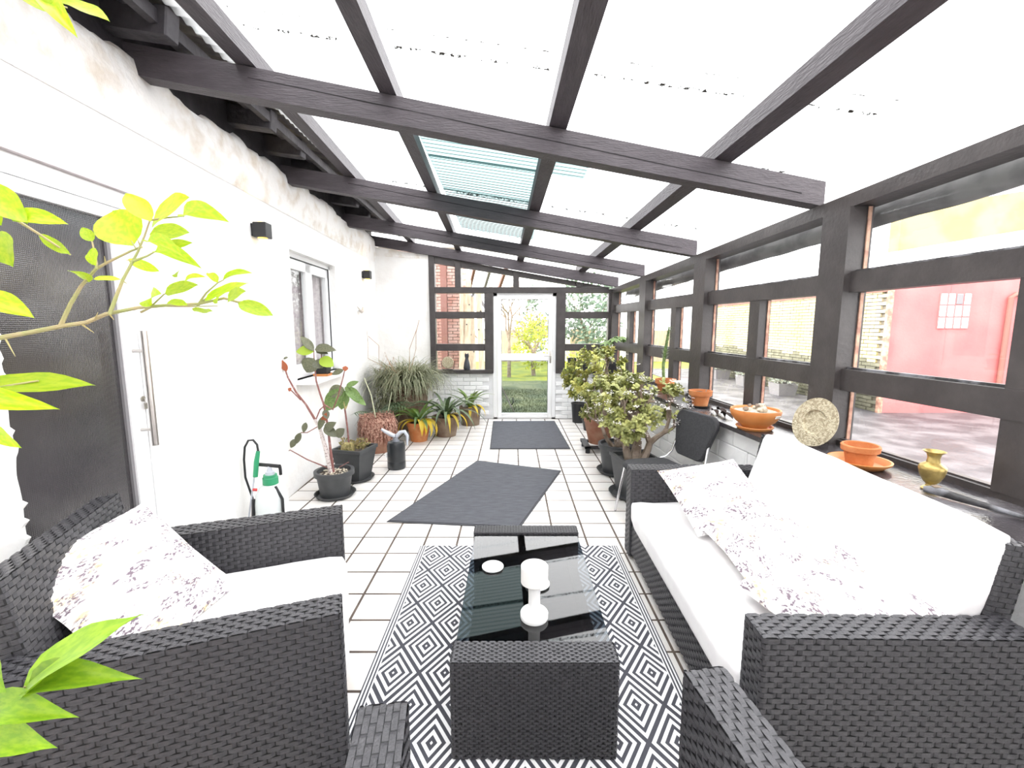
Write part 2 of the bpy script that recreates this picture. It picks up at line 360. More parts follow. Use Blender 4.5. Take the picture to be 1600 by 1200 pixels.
# floor: grout bed + tiles
fl = struct('floor', G().quadprism([(-2.75, -1.7, -.0012), (2.7, -1.7, -.0012), (2.2, YB + .3, -.0012), (-2.75, YB + .3, -.0012)], (0, 0, -.1)), M['grout'], 'floor of square white glazed tiles with brown joints')
T = .25
tmesh = G().box((-T / 2 + .0075, -T / 2 + .0075, -.02), (T / 2 - .0075, T / 2 - .0075, 0), bev=.0015, seg=1).mesh('tile'); tmesh.materials.append(M['tile'])
# phase of the grid from the joints in the photograph
q = onz(617.5, 839.5); tx0, ty0 = q.x, q.y
tiles = []
for i in range(-12, 14):
    for j in range(-26, 30):
        cx, cy = tx0 + (i + .5) * T, ty0 + (j + .5) * T
        if cy < -1.5 or cy > YB - .02 + T / 2 or cx < xl(cy) - .05 or cx > xr(cy) - .1: continue
        px, py, zc = proj(cx, cy, 0)
        vis = zc > .3 and -60 < px < 1660 and py < 1260
        hid = (-.62 < cx < .72 and 1.2 < cy < 3.0) or (.95 < cx and cy < 3.3) or (cx < -.9 and cy < 2.3) or (-.2 < cx < .65 and 6 < cy < 7.4) or (-.45 < cx < .3 and 4 < cy < 4.9) or cx > 1.35
        tiles.append((0 if vis and not hid else 1, cy, cx, cy))
tiles.sort(); rest = G()
for k, (h_, _, cx, cy) in enumerate(tiles):
    if h_ == 0 and k < 300:
        obj('tile', tmesh, None, fl, loc=(cx, cy, 0))
    else: rest.box((cx - T / 2 + .0075, cy - T / 2 + .0075, -.02), (cx + T / 2 - .0075, cy + T / 2 - .0075, 0))
tag(obj('tile_field', rest, M['tile'], fl), kind='stuff')

# house wall on the left, with door and window openings
wl = struct('wall_left', None, None, 'white plastered house wall with a rough old upper edge')
def lpt(y, z, d=0.0): return Vector((xl(y) - d, y, z))
def lpanel(y0, y1, z0, z1, thick=.34):
    return G().quadprism([lpt(y0, z0), lpt(y1, z0), lpt(y1, z1), lpt(y0, z1)], (-thick, 0, 0))
DY0, DY1, DZ = 1.05, 2.56, 2.35
WY0, WY1, WZ0, WZ1 = 4.52, 5.82, 1.10, 2.40
pan = G()
for a in ((-1.7, DY0, 0, 3.06), (DY0, DY1, DZ, 3.06), (DY1, WY0, 0, 3.06), (WY0, WY1, 0, WZ0), (WY0, WY1, WZ1, 3.06), (WY1, YB + .3, 0, 3.06)):
    pan.merge(lpanel(*a))
obj('plaster_face', pan, M['plaster'], wl)
# lumpy plaster upper edge
led = G(); ny, nz_ = 150, 10; vs = []
for i in range(ny + 1):
    y = .4 + (YB - .4) * i / ny
    edge = 3.06 + .10 * mnoise.noise((y * 1.7, 3.1, 0)) + .05 * mnoise.noise((y * 5.5, 1.1, 0)) + .03 * mnoise.noise((y * 14, 2.1, 0)) + .06
    for j in range(nz_ + 1):
        t = j / nz_; z = 2.72 + (edge - 2.72) * t
        d = .004 + .035 * math.sin(math.pi * min(1, t * 1.0)) * (.7 + .6 * mnoise.noise((y * 4, z * 5, 7))) + .012 * mnoise.noise((y * 13, z * 13, 2)) * (1 if 0 < t < 1 else 0)
        vs.append(Vector((xl(y) + max(d, .002) - (0.05 if t == 1 else 0), y, z)))
led.add(vs, [(i * (nz_ + 1) + j, (i + 1) * (nz_ + 1) + j, (i + 1) * (nz_ + 1) + j + 1, i * (nz_ + 1) + j + 1) for i in range(ny) for j in range(nz_)])
obj('plaster_edge', led, M['plaster_rough'], wl, smooth=True, autos=None)
# lumpy plastered jamb beside the glass door
jp = [(xl(1.4) - .02, 1.1)]
jam = G(); nz = 130; vs = []
for i in range(nz + 1):
    z = .0 + 2.34 * i / nz; t = (z / .075) % 1
    y = 1.752 + .012 * mnoise.noise((z * 9, 3, 1)) + (.022 * (1 - abs(t - .5) * 5) if abs(t - .5) < .2 and mnoise.noise((int(z / .075) * 1.37, 5, 2)) > -.1 else 0)
    for x, yy in ((xl(1.5) - .03, y), (xl(1.5) + .045, y - .012), (xl(1.5) + .055, y - .04), (xl(1.5) + .05, 1.10), (xl(1.5) - .03, 1.06)): vs.append((x, yy, z))
jam.add(vs, [(i * 5 + k, i * 5 + k + 1, i * 5 + 6 + k, i * 5 + 5 + k) for i in range(nz) for k in range(4)] + [(nz * 5 + 4, nz * 5 + 3, nz * 5 + 2, nz * 5 + 1, nz * 5)])
obj('plaster_jamb', jam, M['plaster'], wl)

# eaves of the house roof above that wall
ev = struct('trim_1', None, None, 'dark stained eaves of the house roof with rafter tails')
sof = G().quadprism([(-2.75, -1.7, 3.62), (-1.62, -1.7, 3.36), (-1.78, YB + .3, 3.30), (-2.85, YB + .3, 3.55)], (0, 0, .03))
obj('soffit_board', sof, M['eave'], ev)
obj('wall_plate', G().quadprism([(xl(-1.7) - .04, -1.7, 3.0), (xl(YB) - .04, YB + .02, 3.0), (xl(YB) - .04, YB + .02, 3.5), (xl(-1.7) - .04, -1.7, 3.5)], (-.08, 0, 0)), M['eave'], ev)
tail = G().box((-.62, -.05, -.075), (.16, .05, .075), bev=.008, seg=1).mesh('rafter_tail'); tail.materials.append(M['eave'])
for k in range(14):
    y = .35 + k * .56
    o = obj('rafter_tail', tail, None, ev, loc=(xl(y) + .14, y, 3.245)); o.rotation_euler = (0, R(8), 0)
obj('eaves_batten', G().beam((-1.78, -1.6, 3.26), (-1.95, YB + .2, 3.22), .045, .07), M['eave'], ev)
obj('eaves_batten', G().beam((-1.90, -1.6, 3.33), (-2.09, YB + .2, 3.29), .06, .03), M['eave'], ev)
# wavy sheet edge
cg = G(); n = 620; vs = []
for i in range(n + 1):
    y = -1.6 + (YB + 1.8) * i / n; z = 3.32 - .008 * y + .016 * math.sin(y * 2 * math.pi / .095); x0 = -1.66 - .019 * y
    vs += [(x0, y, z), (x0 - .55, y, z + .16), (x0, y, z + .012), (x0 - .55, y, z + .172)]
for i in range(n):
    a, b = 4 * i, 4 * i + 4
    cg.add([], []); cg.f += [(a, b, b + 1, a + 1), (a + 2, a + 3, b + 3, b + 2), (a, a + 2, b + 2, b)]
cg.v = [tuple(q) for q in vs]
obj('corrugated_edge', cg, M['corr'], ev, smooth=True, autos=None)
hr = struct('house_roof', G().quadprism([(-1.75, -4, 3.42), (-1.85, YB + .3, 3.42), (-6, YB + .3, 8.5), (-6, -4, 8.5)], (-.06, 0, .12)), M['slate'], 'steep roof slope of the house above the eaves')
struct('wall_gable', G().quadprism([(-2.7, YB + .31, 0), (-6, YB + .31, 0), (-6, YB + .31, 8.5), (-1.95, YB + .31, 3.4), (-2.7, YB + .31, 3.3)], (0, .2, 0)), M['whitewall'], 'gable wall of the house beyond the corner')

# conservatory roof: rafters, purlins, clear corrugated sheets
ce = struct('ceiling', None, None, 'lean-to roof of black timbers under clear corrugated sheets')
RA = [((-2.09, 2.663), (2.105, 3.183)), ((-2.181, 4.517), (1.968, 4.958)), ((-2.271, 6.344), (1.852, 6.468)), ((-2.346, 7.80), (1.763, 7.66)), ((-2.0, .80), (2.24, 1.36))]
RH = .16
for k, (a, b) in enumerate(RA):
    zb0, zb1 = zl(a[1]), zr(b[1])
    g = G(); w_ = .105
    d = Vector((b[0] - a[0], b[1] - a[1], 0)).normalized(); nrm = Vector((-d.y, d.x, 0)) * w_
    A = Vector((a[0] - .10, a[1], zb0 + .01)); B = Vector((b[0] + .02, b[1], zb1))
    g.quadprism([A, B, B + Vector((0, 0, RH)), A + Vector((0, 0, RH))], nrm)
    o = obj('rafter', g, M['beamx'], ce)
    # long drying crack in the camera-side face
    if k < 3:
        cg = G(); pts = []
        for i in range(41):
            t = .16 + .80 * i / 40; p = A.lerp(B, t); s_ = .70 - .38 * t + .03 * mnoise.noise((t * 9, k * 3., 0)); pts.append((p + Vector((0, 0, RH * s_)) - nrm.normalized() * .0015, .0026 + .0022 * mnoise.noise((t * 14, k, 5))))
        vs = []
        for p, h_ in pts: vs += [p + Vector((0, 0, max(h_, .0006))), p - Vector((0, 0, max(h_, .0006)))]
        cg.add(vs, [(2 * i, 2 * i + 1, 2 * i + 3, 2 * i + 2) for i in range(40)])
        obj('crack', cg, M['crack'], o)
def purl(x0, sl, wid, y0=-1.6, y1=YB + .1):
    pts = []
    g = G(); vs = []; n = 24
    for i in range(n + 1):
        y = y0 + (y1 - y0) * i / n; x = x0 + sl * (y - 3); z = rz(x, y) + RH + .002
        for dx, dz in ((-wid / 2, 0), (wid / 2, 0), (wid / 2, .10), (-wid / 2, .10)): vs.append((x + dx, y, z + dz - .14 * dx))
    fs = [(i * 4 + k, i * 4 + (k + 1) % 4, i * 4 + 4 + (k + 1) % 4, i * 4 + 4 + k) for i in range(n) for k in range(4)] + [(3, 2, 1, 0), (n * 4, n * 4 + 1, n * 4 + 2, n * 4 + 3)]
    return g.add(vs, fs)
for x0, sl, wid in ((-1.52, -.04, .11), (-.74, -.035, .10), (.285, -.03, .11), (1.385, -.045, .12)):
    obj('purlin', purl(x0, sl, wid), M['beam'], ce)
# eaves beam on the glazed wall
eb = G(); vs = []; n = 20
for i in range(n + 1):
    y = -1.6 + (YB + 1.7) * i / n; x = xr(y); z = zr(y) - .004
    for dx, dz in ((-.03, -.085), (.13, -.085), (.13, 0), (-.03, 0)): vs.append((x + dx, y, z + dz))
eb.add(vs, [(i * 4 + k, i * 4 + (k + 1) % 4, i * 4 + 4 + (k + 1) % 4, i * 4 + 4 + k) for i in range(n) for k in range(4)] + [(3, 2, 1, 0), (n * 4, n * 4 + 1, n * 4 + 2, n * 4 + 3)])
obj('eaves_beam', eb, M['frame'], ce)
# corrugated sheets, ribs running down the slope
def sheet(x0, x1, y0, y1, lift=.0):
    g = G(); per = .076; n = int((y1 - y0) / per * 6); vs = []
    for i in range(n + 1):
        y = y0 + (y1 - y0) * i / n; dz = .008 * math.sin(2 * math.pi * y / per)
        for x in (x0, (x0 + x1) / 2, x1): vs.append((x, y, rz(x, y) + RH + .116 + dz + lift))
    return g.add(vs, [(i * 3 + k, i * 3 + 3 + k, i * 3 + 4 + k, i * 3 + 1 + k) for i in range(n) for k in (0, 1)])
edges = [-1.6, -.75, .12, .98, 1.85, 2.66, 3.36, 4.02, 4.90, 5.72, 6.55, 7.3, 8.1]
for a, b in zip(edges[:-1], edges[1:]):
    if 3.3 < a < 6.5:
        obj('roof_sheet', sheet(-1.75, -.70, a, b + .05), M['sheet'], ce, smooth=True, autos=None)
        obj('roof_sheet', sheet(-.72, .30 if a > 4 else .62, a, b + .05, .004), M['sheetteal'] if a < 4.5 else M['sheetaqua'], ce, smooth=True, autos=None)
        obj('roof_sheet', sheet(.28 if a > 4 else .60, 2.42 - .077 * a, a, b + .05), M['sheet'], ce, smooth=True, autos=None)
    else:
        obj('roof_sheet', sheet(-1.75, 2.42 - .077 * a, a, b + .05), M['sheet'], ce, smooth=True, autos=None)
for y in (2.42, 2.56, 3.36, 4.02, 4.90, 5.72, 6.55):
    for x0, x1 in ((-1.4, -.85), (-.62, .2), (.4, 1.25), (1.5, 1.95)):
        obj('dirty_lap', sheet(x0, x1, y - .010, y + .022, -.012), M['lap'], ce)

# glazed wall on the right
wr = struct('wall_right', None, None, 'low white brick wall carrying a black timber window front')
kn = G().quadprism([(xr(-1.6) - .30, -1.6, 0), (xr(YB) - .30, YB, 0), (xr(YB) + .15, YB, 0), (xr(-1.6) + .15, -1.6, 0)], (0, 0, SILL - .04))
obj('mortar_bed', kn, M['mortar'], wr)
wa = math.atan(.077)
bl = [G().box((-.012, -L_ / 2, -.068), (.03, L_ / 2, .068), bev=.008, seg=1).mesh('brick') for L_ in (.385, .30)]
for m_ in bl: m_.materials.append(M['paintbrick'])
for c in range(6):
    for k in range(16):
        y = 2.3 + k * .40 + (.2 if c % 2 else 0)
        if y > YB - .22: continue
        o = obj('brick', bl[0], None, wr, loc=(xr(y) - .304, y, .07 + c * .14)); o.rotation_euler = (0, 0, wa)
sl = G().quadprism([(xr(-1.6) - .40, -1.6, SILL - .035), (xr(YB) - .36, YB - .05, SILL - .035), (xr(YB) + .02, YB - .05, SILL - .035), (xr(-1.6) + .02, -1.6, SILL - .035)], (0, 0, .035))
obj('window_ledge', sl, M['sill'], wr)
def rpt(y, z, d=0.0): return Vector((xr(y) + d, y, z))
def rbar(y0, y1, z0, z1, d0, d1, z2=None, z3=None):
    """bar along the wall between y0..y1, z0..z1 (z2,z3 = heights at y1 if sloping)"""
    z2 = z0 if z2 is None else z2; z3 = z1 if z3 is None else z3
    return G().quadprism([rpt(y0, z0, d0), rpt(y1, z2, d0), rpt(y1, z3, d0), rpt(y0, z1, d0)], (d1 - d0, 0, 0))
posts = [(-.42, -.26), (1.14, 1.30), (2.87, 3.09), (4.62, 4.86), (6.23, 6.46), (7.72, 7.84)]
for y0, y1 in posts:
    obj('post', rbar(y0, y1, SILL, zr(y0) - .09, -.05, .10, None, zr(y1) - .09), M['frame'], wr)
TR0, TR1, MR0, MR1 = 1.865, 1.99, 1.245, 1.38
wi = 2
for k in range(len(posts) - 1):
    a, b = posts[k][1], posts[k + 1][0]; mid = {1: 1.905, 2: 3.84, 3: 5.42, 4: 7.02}.get(k, (a + b) / 2)
    ww = struct('window_%d' % wi, None, None, 'black timber window bay with one top pane and four lower panes'); wi += 1
    obj('top_rail', rbar(a, b, TR0, TR1, -.01, .09), M['frame'], ww)
    obj('middle_rail', rbar(a, b, MR0, MR1, -.01, .09), M['frame'], ww)
    obj('bottom_rail', rbar(a, b, SILL, SILL + .035, .0, .09), M['frame'], ww)
    obj('mullion', rbar(mid - .07, mid + .07, SILL + .03, TR0, -.005, .09), M['frame'], ww)
    zt0, zt1 = zr(a) - .09, zr(b) - .09
    panes = [(a, b, TR1, zt0, zt1)] + [(y0, y1, z0, z1, z1) for y0, y1 in ((a, mid - .07), (mid + .07, b)) for z0, z1 in ((SILL + .03, MR0), (MR1, TR0))]
    for y0, y1, z0, z1, z2 in panes:
        p = obj('pane', rbar(y0 + .002, y1 - .002, z0 + .001, z1 - .001, .05, .054, z0 + .001, z2 - .001), M['glass'], ww)
        obj('bead', rbar(y1 - .012, y1 - .004, z0 + .002, z2 - .004, .058, .078), M['bead'], p)
        g = rbar(y0 + .002, y1 - .002, z0, z0 + .014, .025, .05); obj('glazing_bar', g, M['silverpaint'] if z0 == TR1 or z0 == MR1 else M['frame'], p)
# gutter hanging outside the top panes
gu = G(); vs = []; n = 90
for i in range(n + 1):
    y = -1.4 + (YB + 1.3) * i / n; x = xr(y) + .19; z = zr(y) - .06; sag = .125 + .018 * mnoise.noise((y * 2.2, 4, 0)) + .008 * mnoise.noise((y * 9, 4, 0))
    for dx, dz in ((0, 0), (-.012, -sag * .6), (.03, -sag), (.09, -sag * .9), (.14, -sag * .4), (.15, 0)): vs.append((x + dx, y, z + dz))
gu.add(vs, [(i * 6 + k, i * 6 + k + 1, i * 6 + 7 + k, i * 6 + 6 + k) for i in range(n) for k in range(5)])
obj('gutter', gu, pm('weathered gutter', (.15, .145, .15), .7, (.24, .235, .235), 5.), wr, smooth=True, autos=None)

# back wall: plaster return, low brick walls, joinery, gable panes
wb = struct('wall_back', None, None, 'end wall with white plaster, low brickwork and black joinery')
XL, XR_ = xl(YB), xr(YB)
XF = -1.42
obj('plaster_face', G().quadprism([(XL - .3, YB, 0), (XF, YB, 0), (XF, YB, rz(XF, YB)), (XL - .3, YB, rz(XL, YB) + .02)], (0, .3, 0)), M['plaster'], wb)
obj('plaster_edge', G().quadprism([(XL, YB - .012, 2.83), (-1.9, YB - .02, 2.80), (XF - .01, YB - .006, 2.78), (XF - .01, YB - .006, rz(XF, YB) - .01), (XL, YB - .006, 2.98)], (0, .02, 0)), M['plaster_rough'], wb)
obj('mortar_bed', G().box((XF, YB + .02, 0), (-.33, YB + .3, .82)).box((.77, YB + .02, 0), (XR_ + .2, YB + .3, .82)), M['mortar'], wb)
bm2 = G().box((-.1075, -.012, -.0335), (.1075, .03, .0335), bev=.005, seg=1).mesh('brick'); bm2.materials.append(M['paintbrick'])
for x0, x1 in ((XF, -.33), (.77, XR_)):
    for c in range(11):
        x = x0 + .11 + (.1125 if c % 2 else 0)
        while x + .10 < x1 + .02:
            obj('brick', bm2, None, wb, loc=(x, YB + .012, .037 + .0745 * c)); x += .2255
# joinery posts and lintel (black)
FD = (YB - .05, YB + .09)
def fbox(x0, x1, z0, z1, d=FD): return G().box((x0, d[0], z0), (x1, d[1], z1), bev=.004, seg=1)
fr_ = []
for x0, x1, z0, z1 in ((XF, XF + .10, .82, 2.86), (-.475, -.325, .82, 2.21), (.765, .925, .82, 2.21), (1.66, 1.78, .82, 2.27)):
    obj('post', fbox(x0, x1, z0, z1), M['frame'], wb)
obj('lintel', fbox(XF + .10, 1.66, 2.205, 2.305), M['frame'], wb)
for x0 in (-.975, .02, 1.10): obj('gable_post', fbox(x0, x0 + .10, 2.305, min(rz(x0 + .1, YB) - .005, 2.9)), M['frame'], wb)
# sloping board under the last rafter
obj('gable_board', G().quadprism([(XF + .1, YB - .03, rz(XF + .1, YB) - .12), (1.60, YB - .03, rz(1.60, YB) - .07), (1.60, YB - .03, rz(1.6, YB)), (XF + .1, YB - .03, rz(XF + .1, YB))], (0, .08, 0)), M['frame'], wb)
def gp(x0, x1, nm):
    wv = struct('window_%d' % nm, None, None, 'small pane in the gable above the lintel')
    obj('pane', G().quadprism([(x0, YB + .02, 2.305), (x1, YB + .02, 2.305), (x1, YB + .02, max(rz(x1, YB) - .07, 2.31)), (x0, YB + .02, rz(x0, YB) - .10)], (0, .004, 0)), M['glass'], wv)
for i, (x0, x1) in enumerate(((XF + .1, -.975), (-.875, .02), (.12, 1.10), (1.20, 1.58))): gp(x0, x1, 20 + i)
for nm, x0, x1, lab in ((10, XF + .10, -.475, 'three stacked panes in black joinery beside the white door, over the tall plants'), (11, .925, 1.66, 'three stacked panes in black joinery beside the glazed corner')):
    wv = struct('window_%d' % nm, None, None, lab)
    for z0, z1 in ((1.775, 1.89), (1.215, 1.335)): obj('rail', fbox(x0, x1, z0, z1, (YB - .03, YB + .08)), M['frame'], wv)
    obj('sill_rail', fbox(x0 - .1, x1 + .12, .82, .885, (YB - .07, YB + .09)), M['frame'], wv)
    for z0, z1 in ((1.89, 2.205), (1.335, 1.775), (.885, 1.215)): obj('pane', G().box((x0, YB + .02, z0), (x1, YB + .024, z1)), M['glass'], wv)
# white glazed garden door
d2 = struct('door_2', None, None, 'white door with two large glass panes leading to the garden')
D0, D1, DT = -.32, .765, 2.205
obj('door_frame', G().box((D0, YB, 0), (D0 + .06, YB + .1, DT)).box((D1 - .06, YB, 0), (D1, YB + .1, DT)).box((D0, YB, DT - .05), (D1, YB + .1, DT)).box((D0, YB, 0), (D1, YB + .1, .03)), M['upvc'], d2)
for z0, z1, nm in ((.03, .105, 'bottom_rail'), (1.045, 1.16, 'middle_rail'), (2.10, DT - .05, 'top_rail')): obj(nm, G().box((-.184, YB - .02, z0), (.629, YB + .05, z1), bev=.004), M['upvc'], d2)
for x0, x1 in ((D0 + .065, -.185), (.63, D1 - .065)): obj('stile', G().box((x0, YB - .02, .03), (x1, YB + .05, DT - .05), bev=.006), M['upvc'], d2)
for z0, z1 in ((.105, 1.045), (1.16, 2.10)):
    p = obj('pane', G().box((-.185, YB + .01, z0), (.63, YB + .016, z1)), M['glass'] if z0 > 1 else M['greyglass'], d2)
    obj('seal', G().box((-.19, YB - .004, z0), (-.178, YB + .012, z1)).box((.623, YB - .004, z0), (.635, YB + .012, z1)).box((-.185, YB - .004, z1 - .008), (.63, YB + .012, z1 + .002)), M['silverpaint'], p)
hd = obj('door_handle', G().box((.655, YB - .03, 1.0), (.685, YB - .018, 1.22), bev=.005).tube([(.67, YB - .02, 1.13), (.67, YB - .065, 1.13), (.56, YB - .07, 1.13)], .009), M['steel'], d2, smooth=True)

# glass door in the house wall
d1 = struct('door_1', None, None, 'white framed house door with dark reeded glass and steel bar handle')
def lbox(y0, y1, z0, z1, d0, d1): return G().quadprism([lpt(y0, z0, d0), lpt(y1, z0, d0), lpt(y1, z1, d0), lpt(y0, z1, d0)], (d0 - d1, 0, 0))
obj('door_frame', lbox(DY0, DY1, 2.27, 2.35, -.012, .10).merge(lbox(2.50, DY1, 0, 2.27, -.012, .10)).merge(lbox(DY0, DY0 + .06, 0, 2.27, -.012, .10)), M['upvc'], d1)
obj('stile', lbox(2.395, 2.497, .02, 2.268, -.005, .06), M['upvc'], d1)
obj('stile', lbox(DY0 + .063, DY0 + .16, .02, 2.268, -.005, .06), M['upvc'], d1)
obj('top_rail', lbox(DY0 + .16, 2.395, 2.205, 2.268, -.005, .06), M['upvc'], d1)
obj('bottom_rail', lbox(DY0 + .16, 2.395, .02, .12, -.005, .06), M['upvc'], d1)
p = obj('pane', lbox(DY0 + .16, 2.395, .12, 2.205, .02, .03), M['doorglass'], d1)
obj('seal', lbox(2.375, 2.397, .12, 2.205, .006, .022), M['slate'], p)
obj('frame_gap', lbox(2.497, 2.501, .02, 2.268, -.002, .01), M['seal'], d1)
hy = 2.455
hb = obj('bar_handle', G().tube([lpt(hy, .99, -.075), lpt(hy, 1.63, -.075)], .017, 14), M['steel'], d1, smooth=True)
obj('bracket', G().tube([lpt(hy, 1.08, .01), lpt(hy, 1.08, -.07)], .009).tube([lpt(hy, 1.52, .01), lpt(hy, 1.52, -.07)], .009), M['steel'], hb, smooth=True)
lk = obj('lock_cylinder', G().lathe([(.016, 0), (.016, .012), (.0, .013)], 14, M=Matrix.Translation(lpt(2.485, 1.25, .0)) @ Matrix.Rotation(R(90), 4, 'Y')), M['steel'], d1, smooth=True)
ky = tag(obj('key', G().box((-.002, -.012, -.06), (.002, .012, -.025), bev=.001).tube([(0, 0, -.03), (0, 0, 0)], .003), M['steel'], loc=lpt(2.485, 1.252, -.02)), 'small steel key hanging in the lock of the glass door', 'key')
# lintel roller box above the door
obj('lintel_box', lbox(DY0 - .1, DY1 + .05, 2.36, 2.47, -.035, .05), pm('shade mauve lintel', (.66, .60, .61), .8), d1)  # mauve tone is the lintel's shadow line put into its colour

# white casement window in the house wall
w1 = struct('window_1', None, None, 'white two-light casement window with a pale mauve curtain')
rc = .10
obj('window_frame', lbox(WY0, WY0 + .05, WZ0, WZ1, rc - .03, rc + .05).merge(lbox(WY1 - .05, WY1, WZ0, WZ1, rc - .03, rc + .05)).merge(lbox(WY0, WY1, WZ1 - .05, WZ1, rc - .03, rc + .05)).merge(lbox(WY0, WY1, WZ0, WZ0 + .05, rc - .03, rc + .05)), M['upvc'], w1)
obj('trim_line', lbox(WY0 + .05, WY1 - .05, WZ1 - .056, WZ1 - .05, rc - .034, rc - .02).merge(lbox(WY1 - .056, WY1 - .05, WZ0, WZ1 - .05, rc - .034, rc - .02)), M['seal'], w1)
ym = (WY0 + WY1) / 2
for y0, y1 in ((WY0 + .05, ym), (ym, WY1 - .05)):
    g = lbox(y0, y0 + .085, WZ0 + .05, WZ1 - .06, rc - .02, rc + .03).merge(lbox(y1 - .085, y1, WZ0 + .05, WZ1 - .06, rc - .02, rc + .03)).merge(lbox(y0, y1, WZ1 - .16, WZ1 - .06, rc - .02, rc + .03)).merge(lbox(y0, y1, WZ0 + .05, WZ0 + .14, rc - .02, rc + .03))
    s_ = obj('sash', g, M['upvc'], w1)
    obj('pane', lbox(y0 + .085, y1 - .085, WZ0 + .14, WZ1 - .16, rc + .006, rc + .010), M['glass'], s_)
cg = G(); vs = []; n = 80
for i in range(n + 1):
    y = WY0 + .02 + (WY1 - WY0 - .04) * i / n; d = rc + .075 + .016 * math.sin(i * 1.1) + .01 * math.sin(i * .43)
    vs += [lpt(y, WZ0, d), lpt(y, WZ1, d)]
cg.add(vs, [(2 * i, 2 * i + 2, 2 * i + 3, 2 * i + 1) for i in range(n)])
obj('curtain', cg, M['curtain'], w1, smooth=True, autos=None)
obj('window_sill', lbox(WY0 - .04, WY1 + .03, WZ0 - .04, WZ0, -.19, rc - .03), M['upvc'], w1)
# wall closing the room behind the photographer
struct('wall_front', G().box((-2.7, -1.85, -.1), (2.9, -1.65, 3.2)), M['plaster'], 'white wall behind the seating')

# ================================================================== FURNITURE: black wicker set
def weave(g, o, u, v, n, pit=.019, per=.056):
    """flat strands over an under, along u"""
    o = Vector(o); u = Vector(u); v = Vector(v); n = Vector(n).normalized(); U = u.length; V = v.length; u = u / U; v = v / V
    rows = max(1, round(V / pit)); ph = V / rows
    for j in range(rows):
        off = -per * (.5 if j % 2 else 0) + per * .02
        a = off
        while a < U:
            s0, s1 = max(a, 0), min(a + per * .93, U)
            if s1 - s0 > .006:
                L_ = s1 - s0; b0, b1 = j * ph + ph * .05, (j + 1) * ph - ph * .05
                vs = []
                for t, h_ in ((0, -.0015), (.22, .0028), (.78, .0028), (1, -.0015)):
                    c = o + u * (s0 + L_ * t) + n * h_
                    vs += [c + v * b0, c + v * b1]
                g.add(vs, [(0, 2, 3, 1), (2, 4, 5, 3), (4, 6, 7, 5)])
            a += per
def rattan(name, parent, lo, hi, faces, Mx=None, pit=.019, per=.056, label=None):
    core = G().box([lo[i] + .002 for i in range(3)], [hi[i] - .002 for i in range(3)], Mx)
    c = obj(name, core, M['core'], parent)
    g = G(); (x0, y0, z0), (x1, y1, z1) = lo, hi; dx, dy, dz = x1 - x0, y1 - y0, z1 - z0
    for f in faces:
        if f == '-y': weave(g, (x0, y0, z0), (dx, 0, 0), (0, 0, dz), (0, -1, 0), pit, per)
        if f == '+y': weave(g, (x1, y1, z0), (-dx, 0, 0), (0, 0, dz), (0, 1, 0), pit, per)
        if f == '-x': weave(g, (x0, y1, z0), (0, -dy, 0), (0, 0, dz), (-1, 0, 0), pit, per)
        if f == '+x': weave(g, (x1, y0, z0), (0, dy, 0), (0, 0, dz), (1, 0, 0), pit, per)
        if f == '+z':
            if dx > dy: weave(g, (x0, y0, z1), (dx, 0, 0), (0, dy, 0), (0, 0, 1), pit, per)
            else: weave(g, (x1, y0, z1), (0, dy, 0), (-dx, 0, 0), (0, 0, 1), pit, per)
    if Mx: g.v = [tuple(Mx @ Vector(q)) for q in g.v]
    s_ = obj('wicker_weave', g, M['rattan'], c); s_['kind'] = 'stuff'
    return c
def softbox(lo, hi, r=.05, puff=.015, seed=0, nx=14, ny=14):
    bm = bmesh.new(); bmesh.ops.create_cube(bm, size=1)
    c = Vector([(lo[i] + hi[i]) / 2 for i in range(3)]); d = Vector([hi[i] - lo[i] for i in range(3)])
    bmesh.ops.subdivide_edges(bm, edges=list(bm.edges), cuts=9, use_grid_fill=True)
    g = G()
    h = d / 2
    for q in bm.verts:
        p = Vector((q.co.x * d.x, q.co.y * d.y, q.co.z * d.z))
        rr = min(r, min(h) * .98)
        inner = Vector([max(-h[i] + rr, min(h[i] - rr, p[i])) for i in range(3)]); dv = p - inner
        if dv.length > 1e-6: p = inner + dv.normalized() * min(rr, dv.length if dv.length < rr else rr)
        k = (1 - (2 * q.co.x) ** 4) * (1 - (2 * q.co.y) ** 4)
        if q.co.z > 0: p.z += puff * k
        nn = mnoise.noise((p.x * 5 + seed, p.y * 5, p.z * 5 + seed)) * .007
        p += Vector((nn, nn * .6, nn))
        q.co = p + c
    bm.verts.index_update(); g.add([q.co for q in bm.verts], [[x.index for x in f.verts] for f in bm.faces]); bm.free(); return g
